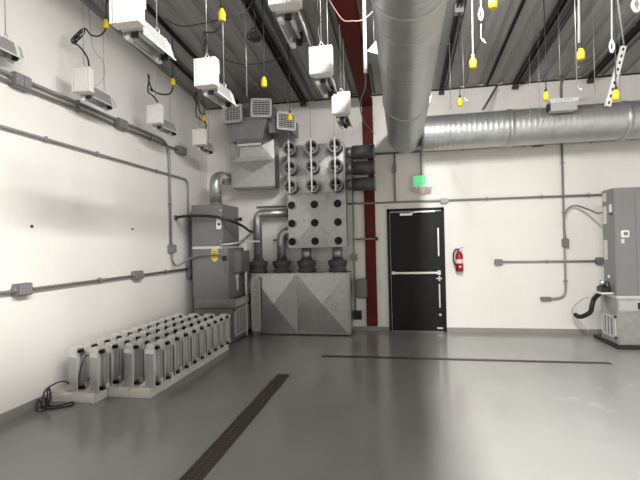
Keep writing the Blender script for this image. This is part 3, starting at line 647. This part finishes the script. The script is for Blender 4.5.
bm = new(); box(bm, (RX0 + .03, RY0 + .004, .36), (RX1 - .03, RY0 + .012, .46)); box(bm, (RX0 + .03, RY0 + .004, .09), (RX1 - .03, RY0 + .012, .345)); obj('front_panel', bm, 'galv', t)
grille_x(t, RX0 + .01, RY0 + .05, 7.18, .13, .44, 4, -1)
bm = new(); box(bm, (RX0 - .005, RY0 - .012, .695), (RX1 + .01, 7.20, .73), .004); obj('drip_edge', bm, 'silverpaint', t)
bm = new(); box(bm, (RX0, RY0, .73), (RX1, 7.06, 2.215), .01); cabn = obj('cabinet', bm, 'runit', t)
bm = new(); box(bm, (RX0 + .26, RY0 - .004, .75), (RX0 + .263, RY0 + .001, 2.20)); obj('panel_seam', bm, 'steel_paint', cabn)
bm = new(); box(bm, (2.955, RY0 - .025, 1.53), (3.06, RY0 - .001, 1.63), .01); th = obj('thermostat', bm, 'whiteplastic', t); th['label'] = 'white thermostat with dark screen'
bm = new(); box(bm, (2.985, RY0 - .028, 1.56), (3.035, RY0 - .024, 1.605)); obj('thermostat_screen', bm, 'steel_paint', th)
bm = new(); box(bm, (2.96, RY0 - .006, 1.45), (3.0, RY0 - .001, 1.51)); obj('small_label', bm, 'paper', t)
for z0, z1 in ((2.05, 2.17), (1.73, 1.98), (1.22, 1.50)):
    bm = new(); box(bm, (RX0 - .003, 6.92, z0), (RX0, 7.03, z1)); obj('rating_label', bm, 'paper', t)
bm = new(); box(bm, (RX0 - .03, RY0 + .05, 1.88), (RX0, RY0 + .09, 2.0), .006); obj('door_latch', bm, 'chrome', t)
bm = new(); box(bm, (RX0 - .012, RY0 + .06, 1.85), (RX0 - .001, RY0 + .12, 1.96)); obj('latch_plate', bm, 'black', t)
bm = new(); tube(bm, [(RX0 - .01, RY0 + .2, .98), (RX0 + .001, RY0 + .2, .98)], .025, 14); obj('access_plug', bm, 'whiteplastic', t)
# condensate pump on bracket
t = thing('condensate_pump', 'black condensate pump on a white shelf on right air handler side', 'pump', (RX0 - .08, 6.95, .76))
bm = new(); box(bm, (RX0 - .17, RY0 + .06, .745), (RX0 - .006, 7.08, .765), .003); obj('shelf', bm, 'whiteplastic', t)
bm = new(); box(bm, (RX0 - .13, RY0 + .13, .765), (RX0 - .012, 7.0, .84), .01); obj('reservoir', bm, 'blackplastic', t)
bm = new(); tube(bm, [(RX0 - .07, RY0 + .25, .84), (RX0 - .07, RY0 + .25, .93)], .045, 16); obj('motor', bm, 'chrome', t)
bm = new(); tube(bm, spline([(RX0 - .07, RY0 + .15, .80), (RX0 - .11, RY0 + .13, .87), (RX0 - .05, RY0 + .13, .92), (RX0 - .02, RY0 + .16, .84)]), .008, 8); obj('pump_tube', bm, 'black', t)
bm = new(); tube(bm, spline([(RX0 - .06, RY0 + .38, .72), (RX0 - .08, RY0 + .52, .62), (RX0 - .12, RY0 + .50, .52), (RX0 - .14, RY0 + .52, .42), (RX0 - .24, RY0 + .60, .34), (RX0 - .29, RY0 + .68, .36)]), .034, 14)
tag(obj('insulated_line', bm, 'black'), 'thick black insulated line drooping beside right air handler base', 'hose')
bm = new(); tube(bm, spline([(RX0 - .03, RY0 + .42, .66), (RX0 - .16, RY0 + .62, .62), (RX0 - .22, RY0 + .74, .54), (RX0 - .28, RY0 + .82, .40), (RX0 - .20, RY0 + .80, .24), (RX0 - .10, RY0 + .70, .12)]), .009, 8)
tag(obj('copper_line', bm, 'silverpaint'), 'thin pale tube looping behind the thick black line', 'tube')

# ------------------------------------------------------------------ grow light (long axis +y, opens towards -z, origin at ballast bottom front)
W2, HB, LB, LT = .1025, .24, .095, .54
def ballast_bm():
    bm = new(); e = .010
    box(bm, (-W2 + e, e, .006), (W2 - e, LB, HB - .006), .012)
    for k in range(9):
        x = -W2 + .010 + (2 * W2 - .02) * k / 8; box(bm, (x - .0055, .0, .0), (x + .0055, .014, HB), .002)
    for s in (-1, 1):
        for k in range(5):
            y = .010 + .072 * k / 5; box(bm, (s * W2, y - .0042, 0), (s * (W2 - .016), y + .0042, HB), .002)
    for k in range(9):
        z = .125 + .108 * k / 8; box(bm, (-W2 + .006, LB - .004, z - .0035), (W2 - .006, LB + .008, z + .0035), .001)
    box(bm, (-W2 + .004, .004, .003), (W2 - .004, LB - .002, .010)); box(bm, (-W2 + .004, .004, HB - .010), (W2 - .004, LB - .002, HB - .003))
    return bm
HP = [(-.072, -.03), (-.068, .0), (-.040, .095), (.040, .095), (.068, .0), (.072, -.03)]
def hood_bm(y0, y1, g, endcap=False, slope=0.):
    bm = new(); out = [(x * (1 + g / .1), z + g) for x, z in HP]; inn = [(x * (1 + g / .1) * .97, z + g - .004) for x, z in HP]
    n = len(HP)
    tp = .70 if endcap else 1.
    A = [[bm.verts.new((x, y, z) if y == y0 else (x * tp, y, z * tp + .006 * (tp < 1))) for x, z in P] for y in (y0, y1) for P in (out, inn)]
    for k in range(n - 1):
        bm.faces.new((A[0][k], A[0][k + 1], A[2][k + 1], A[2][k])); bm.faces.new((A[1][k + 1], A[1][k], A[3][k], A[3][k + 1]))
    for a, b in ((0, 1), (2, 3)):
        for k in range(n - 1): bm.faces.new((A[a][k], A[a][k + 1], A[b][k + 1], A[b][k]))
    for k in (0, n - 1): bm.faces.new((A[0][k], A[1][k], A[3][k], A[2][k]))
    if endcap:
        pl = [(x * .75, z * .75) for x, z in out]
        loft(bm, [[(x, y1 - .024, z) for x, z in pl], [(x, y1 - .018, z) for x, z in pl]]); bm.faces.ensure_lookup_table()
        for f in bm.faces[-8:]: f.material_index = 1
    return bm
def make_light(label, hang):
    t = thing('grow_light', label, 'grow light')
    obj('ballast', ballast_bm(), 'white', t)
    bm = new(); loft(bm, [[(-.05, LB - .004, .10), (.05, LB - .004, .10), (.05, LB - .004, .17), (-.05, LB - .004, .17)], [(-.035, LB + .06, .09), (.035, LB + .06, .09), (.035, LB + .06, .105), (-.035, LB + .06, .105)]]); box(bm, (-.075, LB - .004, -.01), (.075, LB + .012, .11)); obj('neck', bm, 'hood', t)
    hd = obj('reflector_hood', hood_bm(LB + .01, LT - .085, .0), 'hood', t)
    bm = new()
    for s in (-1, 1): quad(bm, [(s * .0665, LB + .02, -.015), (s * .0665, LT - .02, -.015), (s * .037, LT - .02, .085), (s * .037, LB + .02, .085)])
    quad(bm, [(-.037, LB + .02, .085), (.037, LB + .02, .085), (.037, LT - .02, .085), (-.037, LT - .02, .085)])
    obj('mirror_lining', bm, 'alu', hd)
    obj('end_cap', hood_bm(LT - .095, LT, .004, True), ['white', 'hood'], t)
    for s in (-1, 1):
        bm = new(); box(bm, (s * .069, LB + .01, -.036), (s * .077, LT - .01, -.027), .002); obj('rim_strip', bm, 'white', hd)
    bm = new(); tube(bm, [(0, LB + .05, .012), (0, LT - .05, .012)], .016, 12); lm = obj('lamp_tube', bm, 'lamp', t)
    for y0, y1 in ((LB + .012, LB + .04), (LT - .06, LT - .028)):
        bm = new(); box(bm, (-.022, y0, -.044), (.022, y1, .05), .004); obj('lamp_socket', bm, 'blackplastic', t)
    bm = new(); box(bm, (-.066, LT - .06, -.05), (-.034, LT - .012, -.02), .003); obj('latch_tab', bm, 'white', t); bm = new(); box(bm, (-.068, LB + .02, -.05), (-.034, LB + .07, -.02), .003); obj('latch_tab', bm, 'white', t)
    return t
def clone(o, parent=None, skip=()):
    c = o.copy(); COL.objects.link(c)
    for k in [k for k in ('label',) if k in c and parent is None]: del c[k]
    if parent: c.parent = parent
    ORG[c.name] = ORG.get(o.name, Vector())
    for ch in list(o.children):
        if ch.name.split('.')[0] not in skip: clone(ch, c, skip)
    return c
ZB = 3.045
hang = [ # x, y, label, yaw
    (-3.15, 4.00, 'hanging white grow light by the left wall with a coiled black cord and yellow plug', 3),
    (-3.12, 5.20, 'hanging white grow light second along the left wall, above the conduit bend', -2),
    (-3.05, 6.32, 'hanging white grow light by the left wall nearest the back corner', 2),
    (-2.92, 2.42, 'hanging grow light whose reflector end shows at the left picture edge', 0),
    (-1.64, 2.48, 'large near hanging grow light cut by top edge, over the left wall line', 1),
    (-1.64, 3.55, 'hanging white grow light above and left of the air grilles', -2),
    (-.66, 2.62, 'hanging grow light cut by the top edge beside the red rafter', 2),
    (-.66, 3.77, 'hanging white grow light in the middle left of red rafter', -1),
    (-.61, 4.85, 'hanging white grow light directly over the collars of the manifold', 1)]
proto = None; HL = []
bot = [(80.5, 91, 4.0), (153.5, 123, 5.2), (198.5, 144.5, 6.3), (-39, 30, 2.9), (123.5, 22, 2.48), (204.5, 85, 3.55), (284, 3, 2.62), (320.5, 73, 3.77), (341, 113, 4.85)]
for (x, y, lab, rz), bp_ in zip(hang, bot):
    if proto is None: proto = make_light(lab, True); o = proto
    else: o = clone(proto)
    o['label'] = lab; o['group'] = 'hanging grow lights'; HL.append(o)
    o.location = at(*bp_); o.rotation_euler = (0, 0, math.radians(rz))
# floor lights
Rf = Matrix(((0, 0, -1), (-1, 0, 0), (0, 1, 0))).to_euler()
cols = (-3.285, -3.0425, -2.80, -2.5575)
cn = ('in column against the left wall', 'in second column from left wall', 'in third column from left wall', 'in outer column nearest floor drain')
od = ['first', 'second', 'third', 'fourth', 'fifth', 'sixth', 'seventh', 'eighth', 'ninth', 'tenth', 'eleventh']
FL = []
for c, x in enumerate(cols):
    k0 = 0 if c < 2 else 1
    for k in range(k0, 11):
        o = clone(proto)
        o['label'] = 'white upright grow light, %s from front %s' % (od[k - k0], cn[c]); o['group'] = 'grow lights stored on the floor'
        o.location = (x + random.uniform(-.0008, .0008), 4.0 + .2075 * k + random.uniform(-.0008, .0008), 0)
        o.rotation_euler = (Matrix.Rotation(math.radians(random.uniform(-1, 1)), 3, 'Z') @ Rf.to_matrix()).to_euler(); FL.append((o, c, k))
# power cords
def cordpart(o, pts, r=.006, name='power_cord', m='black', n=6, local=True):
    bm = new(); tube(bm, spline(pts, n), r, 6)
    me_o = obj(name, bm, m); me_o.parent = o; return me_o
cm = None
for i, (o, c, k) in enumerate(FL):
    if i == 0:
        continue
    if cm is None:
        cm = cordpart(o, [(-.03, .125, .235), (-.06, .17, .20), (-.085, .27, .17), (-.05, .40, .15), (.0, .45, .16), (.05, .38, .17), (.07, .26, .19), (.05, .16, .215), (.03, .128, .235)], .0055)
    elif i % 2:
        q = cm.copy(); COL.objects.link(q); q.parent = o
Ri = Matrix(((0, -1, 0), (0, 0, 1), (-1, 0, 0)))     # world offset -> floor light local
def fl(o, p): return Ri @ (Vector(p) - Vector(o.location))
f0 = FL[0][0]
pw = [(-3.36, 4.0, .12), (-3.40, 3.93, .20), (-3.47, 3.88, .19), (-3.515, 3.80, .14), (-3.50, 3.74, .03), (-3.46, 3.70, .012), (-3.42, 3.72, .05), (-3.43, 3.74, .17), (-3.40, 3.73, .19), (-3.37, 3.70, .10), (-3.40, 3.66, .012), (-3.46, 3.64, .012), (-3.48, 3.68, .10), (-3.44, 3.70, .02), (-3.36, 3.70, .012), (-3.27, 3.74, .012), (-3.22, 3.82, .012), (-3.26, 3.86, .02), (-3.34, 3.78, .012), (-3.42, 3.72, .03), (-3.46, 3.74, .09), (-3.42, 3.70, .11), (-3.39, 3.72, .03)]
o = cordpart(f0, [fl(f0, p) for p in pw], .008); o['label'] = 'long black cord piled in loops on floor'
# hanging wires, own cords and the yellow drop connectors
def hl(o, p):
    rz = o.rotation_euler[2]; d_ = Vector(p) - Vector(o.location); c_, s_ = math.cos(-rz), math.sin(-rz)
    return Vector((d_.x * c_ - d_.y * s_, d_.x * s_ + d_.y * c_, d_.z))
for o in HL:
    X, Y_ = o.location.x, o.location.y
    for ly, lz in ((.06, HB), (.40, .105)):
        bm = new(); zt = roof(X, Y_ + ly) - o.location.z
        tube(bm, [(0, ly, lz + .05), (0, ly, zt)], .004, 6); w = obj('hanging_wire', bm, 'wire'); w.parent = o
        bm = new(); tube(bm, spline([(0, ly, lz - .004), (.018, ly, lz + .02), (0, ly, lz + .055), (-.018, ly, lz + .02), (0, ly, lz - .004)], 4), .005, 6); h_ = obj('hook', bm, 'chrome'); h_.parent = o
def plug(label, px, py, y, toppt=None, cordm='black', r=.006, hgt=.10, white=False):
    p = at(px, py, y)
    tp = toppt or Vector((p.x, p.y, roof(p.x, p.y)))
    t = thing('drop_cord', label, 'drop cord', tuple(p), 'yellow drop connectors')
    bm = new(); tube(bm, spline([tp, (tp + p) / 2 + Vector((.006, 0, 0)), p + Vector((0, 0, hgt * .45))], 6), r, 6); obj('cable', bm, cordm, t)
    bm = new(); tube(bm, [p + Vector((0, 0, z)) for z in (hgt * .5, hgt * .42, hgt * .25, hgt * .2, -hgt * .42, -hgt * .5)], .03, 12, True, [.012, .020, .022, .031, .031, .024]); obj('connector', bm, 'yellow', t)
    bm = new(); tube(bm, [p + Vector((0, 0, z)) for z in (hgt * .75, hgt * .48)], .014, 10); obj('strain_relief', bm, 'rope' if white else 'black', t)
    return p
P1 = plug('yellow connector on black drop cord by the nearest left wall light', 106, 24, 4.12)
P2 = plug('yellow connector on black drop cord by the second left wall light', 173, 82, 5.3)
P3 = plug('yellow connector on drop cord near the back left corner light', 204, 118, 6.3)
P4 = plug('bright yellow connector hanging above the light over the air grilles', 222, 15, 3.55, hgt=.11)
P5 = plug('yellow connector hanging just above the middle air grille', 264, 82, 4.5, hgt=.11)
P6 = plug('yellow connector hanging in front of the right air grille', 290, 117, 5.6)
P7 = plug('yellow connector at the top picture edge right of large duct', 493, 2, 3.4)
P8 = plug('yellow connector with white sleeve on pale cord right of large duct', 473, 63, 4.1, cordm='rope', white=True)
pj = at(460, 50, 5.35); P9 = plug('yellow connector on black cord in front of back wall, nearest large duct', 460, 102, 5.35)
P10 = plug('yellow connector on black cord just left of the grey duct box', 546, 96, 5.2)
P11 = plug('yellow connector high on a black cord above the grey duct box', 581, 54, 4.2)
P12 = plug('yellow connector beside the hanging perforated strut at right', 616, 95, 4.5)
# each light's own cord to its connector
def lightcord(o, pts, r=.008):
    bm = new(); tube(bm, spline([hl(o, p) for p in pts], 7), r, 6); q = obj('power_cord', bm, 'black'); q.parent = o
def A_(px, py, y): return at(px, py, y)
lightcord(HL[0], [A_(89, 66, 4.06), A_(87, 57, 4.06), A_(79, 46, 4.06), A_(72, 42, 4.05), A_(76, 35, 4.06), A_(83, 29, 4.08), A_(84, 33, 4.1), A_(78, 40, 4.09), A_(73, 42, 4.07), A_(72, 39, 4.06), A_(78, 33, 4.09), A_(84, 28, 4.1), A_(83, 31, 4.12), A_(76, 38, 4.11), A_(74, 43, 4.05), A_(77, 41, 4.04), A_(81, 31, 4.05), A_(86, 29, 4.1), A_(91, 35, 4.1), A_(99, 36, 4.11), A_(104, 32, 4.12), A_(106, 28, 4.12)], .009)
lightcord(HL[1], [A_(158, 102, 5.26), A_(153, 96, 5.26), A_(148, 91, 5.26), A_(149, 78, 5.26), A_(148, 75, 5.27), A_(150, 85, 5.28), A_(153, 91, 5.28), A_(150, 89, 5.29), A_(152, 90, 5.3), A_(160, 94, 5.3), A_(169, 94, 5.3), A_(172, 90, 5.3), A_(173, 86, 5.3)], .010)
lightcord(HL[2], [A_(205, 130, 6.36), A_(206, 124, 6.36), A_(200, 119, 6.36), A_(196, 114, 6.36), A_(197, 92, 6.34), A_(194, 98, 6.32), A_(198, 104, 6.3), A_(200, 112, 6.3), A_(204, 117, 6.3), A_(205, 122, 6.3)], .010)
lightcord(HL[5], [A_(204, 55, 3.62), A_(203, 48, 3.62), A_(206, 38, 3.6), A_(204, 32, 3.6), A_(202, 48, 3.6), A_(205, 50, 3.6), A_(207, 40, 3.58), A_(206, 33, 3.57), A_(214, 32, 3.56), A_(221, 26, 3.55), A_(222, 19, 3.55)], .008)
lightcord(HL[7], [A_(320, 43, 3.83), A_(318, 30, 3.83), A_(321, 20, 3.83), A_(317, 5, 3.83), A_(320, -10, 3.83)], .005)
lightcord(HL[8], [A_(340, 92, 4.9), A_(338, 80, 4.9), A_(341, 66, 4.9), A_(339, 40, 4.9)], .005)

def free(name, label, cat, pts, r, m, smooth=True, group=None):
    bm = new(); tube(bm, spline(pts, 8) if smooth else pts, r, 8); return tag(obj(name, bm, m), label, cat, group)
# cables slung under the roof on the left
free('cable', 'black cable slung under the roof between left hanging lights', 'cable', [A_(165, 18, 3.9), A_(180, 26, 3.9), A_(200, 24, 3.85), A_(222, 19, 3.8), A_(245, 11, 3.9), A_(252, 2, 4.0)], .006, 'black')
free('cable', 'thin black cable slung low across the roof above air grilles', 'cable', [A_(222, 58, 5.0), A_(240, 64, 5.0), A_(262, 63, 5.0), A_(282, 58, 5.0)], .006, 'black')
free('cable', 'thin grey wire curving down beside the nearest left wall light', 'cable', [A_(88, -5, 4.35), A_(90, 25, 4.35), A_(93, 48, 4.35), A_(102, 60, 4.35), A_(105, 72, 4.35), A_(101, 82, 4.35), A_(95, 86, 4.30)], .0035, 'wire')
free('cable', 'pink cable sagging across the underside of the red rafter', 'cable', [at(326, -6, 4.45), at(334, 8, 4.40), at(343, 20, 4.32), at(352, 21, 4.3), at(362, 20, 4.3), at(372, 12, 4.35), at(382, -4, 4.4)], .006, 'pink')
free('cable', 'violet cable hanging from the white tube in front of red column', 'cable', [at(365.5, 73, 4.6), at(365, 88, 4.8), at(361, 100, 5.2), at(361, 112, 5.8), at(366, 124, 6.6), at(374, 134, 7.45)], .008, 'violet')
p = at(365.5, 73, 4.6); free('hanging_tube', 'white upright tube hanging from the roof beside the red rafter', 'tube', [p, (p.x, p.y, roof(p.x, p.y))], .020, 'whiteplastic', False)
t = thing('junction_box', 'black cord junction under the roof above the middle air grille', 'junction box', tuple(at(255, 36, 4.5)))
bm = new(); c = at(255, 36, 4.5); box(bm, c - Vector((.05, .05, .05)), c + Vector((.05, .05, .03)), .01); obj('housing', bm, 'black', t)
bm = new(); tube(bm, spline([c + Vector((-.05, 0, -.04)), c + Vector((-.09, 0, .0)), c + Vector((-.02, 0, .09)), c + Vector((.04, 0, .02)), c + Vector((.09, 0, -.06)), P5 + Vector((0, 0, .4))]), .008, 6); obj('cord_loop', bm, 'black', t)
bm = new(); tube(bm, [c + Vector((0, 0, .03)), (c.x, c.y, zc(c.y) - .002)], .006, 6); obj('mount', bm, 'black', t)
def wire(label, px, py, y, r=.004, m='wire', hook=False):
    p = at(px, py, y); t = thing('hanging_wire', label, 'wire', tuple(p))
    bm = new(); tube(bm, [p, (p.x, p.y, roof(p.x, p.y))], r, 6); obj('strand', bm, m, t)
    if hook:
        bm = new(); tube(bm, spline([p + Vector((0, 0, .02)), p + Vector((.012, 0, .0)), p + Vector((.03, 0, -.025)), p + Vector((.036, 0, -.005))], 5), r * 1.6, 6); obj('hook', bm, 'chrome', t)
    return p
wire('thin grey wire hanging loose left of the middle air grille', 247, 97, 4.6, .005)
wire('loose steel wire with hook end nearest the large duct', 451, 109, 6.0, .005)
wire('loose steel wire hanging right beside the black cord near large duct', 464, 99, 5.5, .004, hook=True)
wire('faint loose wire hanging in front of the duct left of grey box', 531, 124, 6.0, .003)
wire('second faint loose wire with hook left of grey duct box', 540, 118, 6.0, .003, hook=True)
wire('loose wire with hook hanging below the high yellow connector', 577, 88, 4.4, .004, hook=True)
wire('loose wire with hook hanging over the right end of the duct', 595, 94, 5.6, .004, hook=True)
wire('faint loose wire hanging right of the perforated strut', 621, 110, 5.6, .003)
wire('straight grey wire hanging above the grey duct box', 560, 76, 5.6, .005)
# ropes and clips on the right
def rope(label, px, py, y, r=.006, clip=True):
    p = at(px, py, y); t = thing('rope_hanger', label, 'rope', tuple(p))
    bm = new(); tube(bm, spline([(p.x, p.y, roof(p.x, p.y)), ((p.x + .01), p.y, (p.z + zc(p.y)) / 2), p + Vector((0, 0, .06))], 6), r, 8); obj('cord', bm, 'rope', t)
    if clip:
        bm = new(); tube(bm, spline([p + Vector((0, 0, .09)), p + Vector((.016, 0, .03)), p + Vector((0, 0, -.02)), p + Vector((-.016, 0, .03)), p + Vector((0, 0, .09))], 5), .008, 6); obj('clip', bm, 'whiteplastic', t)
    return p
rope('white rope with looped clip between two yellow connectors at top', 481, 18, 3.9)
p = at(486, 43, 3.9); t = thing('wire_hook', 'small pale hook dangling under the looped white clip', 'hook', tuple(p))
bm = new(); tube(bm, spline([at(481, 24, 3.9), at(481, 38, 3.9), at(483, 40, 3.9), at(486, 44, 3.9)], 5), .004, 6); obj('strand', bm, 'wire', t)
bm = new(); tube(bm, [at(482, 39, 3.9), at(486, 44, 3.9)], .009, 6); obj('tip', bm, 'rope', t)
rope('long pale rope hanging beside the perforated strut at right', 612, 50, 4.1)
rope('short pale rope beside the high yellow connector', 579, 50, 4.25, .008, False)
t = thing('rope_hanger', 'white knot of rope at the top right picture corner', 'rope', tuple(at(637, 8, 4.0)))
bm = new(); c = at(637, 8, 4.0); tube(bm, [c, (c.x, c.y, zc(c.y) - .002)], .008, 6); obj('cord', bm, 'rope', t)
bm = new(); tube(bm, spline([c + Vector((0, 0, .08)), c + Vector((.03, 0, .03)), c + Vector((.0, 0, -.03)), c + Vector((-.03, 0, .03)), c + Vector((0, 0, .08))], 5), .016, 8); obj('knot', bm, 'rope', t)
# perforated strut hanging on a wire
a, b = at(624, 46, 4.7), at(608, 106, 4.7)
t = thing('perforated_strut', 'pale perforated metal strut hanging at a slant near right edge', 'strut', tuple(a))
bm = new(); bar(bm, a, b, .05, .004, side=(1, 0, .25)); bar(bm, a + Vector((-.024, .012, 0)), b + Vector((-.024, .012, 0)), .004, .024, side=(1, 0, .25)); bar(bm, a + Vector((.024, .012, 0)), b + Vector((.024, .012, 0)), .004, .024, side=(1, 0, .25)); obj('channel', bm, 'grille', t)
bm = new()
for k in range(9):
    c = a + (b - a) * ((k + .5) / 9) - Vector((0, .0035, 0)); dv = (b - a).normalized(); bar(bm, c - dv * .014, c + dv * .014, .016, .002, side=(1, 0, .25))
obj('slots', bm, 'dark', t)
bm = new(); q = at(617, -4, 4.5); tube(bm, [a, Vector((q.x, q.y, q.z)), (q.x - .05, q.y, zc(q.y) - .002)], .007, 6); obj('strand', bm, 'rope', t)
# ceiling boxes
for (px, py, y, lab) in ((460, 50, 5.35, 'grey box on the ceiling strut nearest large duct'), (546, 47, 5.2, 'grey box on the ceiling strut above the grey duct box')):
    c = at(px, py, y); zt = zc(y) - .004
    t = thing('ceiling_box', lab, 'junction box', (c.x, c.y, zt))
    bm = new(); box(bm, (c.x - .05, c.y - .05, zt - .10), (c.x + .05, c.y + .05, zt), .006); obj('housing', bm, 'conduit', t)
    bm = new(); tube(bm, [(c.x, c.y, zt - .13), (c.x, c.y, zt - .10)], .02, 10); obj('gland', bm, 'black', t)
# grey box on the duct
t = thing('duct_sensor_box', 'grey box with white lid mounted on front of the horizontal duct', 'box', tuple(at(562, 113, 6.80)))
a, b = at(549, 113, 6.85), at(575, 103, 6.85)
bm = new(); box(bm, (a.x, 6.76, a.z), (b.x, 6.905, b.z), .006); obj('housing', bm, 'grille', t)
bm = new(); box(bm, (a.x - .01, 6.745, b.z), (b.x + .01, 6.93, b.z + .055), .006); ld = obj('lid', bm, 'whiteplastic', t)
bm = new(); box(bm, (a.x + .05, 6.742, b.z + .02), (b.x - .05, 6.746, b.z + .035)); obj('lid_groove', bm, 'grille', ld)
bm = new(); box(bm, (a.x - .03, 6.79, a.z + .02), (a.x, 6.88, a.z + .12), .006); obj('side_knob', bm, 'black', t)
pe = Vector(((a.x + b.x) / 2, 6.86, b.z + .05))
e1 = ceil_pt(594, 54)
free('flexible_whip', 'grey flexible conduit curving from the roof down to the grey duct box', 'cable', [Vector((e1.x, e1.y, e1.z - .03)), at(580, 66, 6.4), at(566, 75, 6.7), at(561.5, 84, 6.9), pe], .02, 'galv_dark')
# white lamp head half hidden by the large duct
c = at(373, 45, 5.0)
t = thing('white_hood', 'bright white hood showing behind left side of the large duct', 'hood', tuple(c))
bm = new(); loft(bm, [[at(367, 51, 5.0), at(380, 55, 5.0), at(384, 36, 5.0), at(378, 38, 5.0)], [Vector(p) + Vector((.02, .02, .02)) for p in (at(367, 51, 5.0), at(380, 55, 5.0), at(384, 36, 5.0), at(378, 38, 5.0))]]); obj('hood_face', bm, 'whiteplastic', t)
bm = new(); loft(bm, [[at(367.5, 52, 5.01), at(381, 56, 5.01), at(382, 68, 5.15), at(368, 63, 5.15)], [Vector(p) + Vector((.02, .08, .06)) for p in (at(367.5, 52, 5.01), at(381, 56, 5.01), at(382, 68, 5.15), at(368, 63, 5.15))]]); obj('hood_body', bm, 'galv_dark', t)
bm = new(); q = at(374, 45, 5.02); tube(bm, [q, (q.x, q.y, zc(q.y) - .002)], .006, 6); obj('hanging_wire', bm, 'wire', t)

# ------------------------------------------------------------------ room lamps: strip fixtures on the roof, above and behind the camera
def lamp(label, x, y, L, watts, w=.22, drop=.10, globe=0):
    z = zc(y) - drop
    t = thing('strip_light', label, 'ceiling light', (x, y, z))
    bm = new(); box(bm, (x - w / 2, y - L / 2, z), (x + w / 2, y + L / 2, z + .05), .006); obj('housing', bm, 'whiteplastic', t)
    for s_ in (-1, 1):
        bm = new(); tube(bm, [(x, y + s_ * L * .4, z + .05), (x, y + s_ * L * .4, zc(y + s_ * L * .4) - .002)], .004, 6); obj('hanging_wire', bm, 'wire', t)
    ld = bpy.data.lights.new('strip_light_lamp', 'AREA'); ld.shape = 'RECTANGLE'; ld.size = w; ld.size_y = L; ld.energy = watts; ld.color = (1., .975, .94)
    lo = bpy.data.objects.new('strip_light_lamp', ld); COL.objects.link(lo); lo.parent = t; lo.location = (0, 0, -.012)
    for k in range(3 if globe else 0):
        ld = bpy.data.lights.new('strip_light_tube', 'POINT'); ld.shadow_soft_size = .05; ld.energy = globe; ld.color = (1., .975, .94)
        lo = bpy.data.objects.new('strip_light_tube', ld); COL.objects.link(lo); lo.parent = t; lo.location = (0, L * (k - 1) / 3, -.07)
for y, w_ in ((3.2, 'nearest the back wall'), (1.5, 'over the camera'), (-.2, 'just behind the camera'), (-1.9, 'farthest behind the camera')):
    lamp('white strip light hung between large duct and roof, ' + w_, .385, y, 1.3, 90, w=.10, drop=zc(y) - (4.10 + .0256 * (3.6 - y)), globe=30)
wd = bpy.data.worlds.new('world'); S.world = wd; wd.use_nodes = True
wd.node_tree.nodes['Background'].inputs[0].default_value = (.6, .6, .6, 1); wd.node_tree.nodes['Background'].inputs[1].default_value = .02

S.view_settings.view_transform = 'Standard'; S.view_settings.look = 'None'; S.view_settings.gamma = 1; S.view_settings.use_curve_mapping = False
S.view_settings.exposure = 0.42
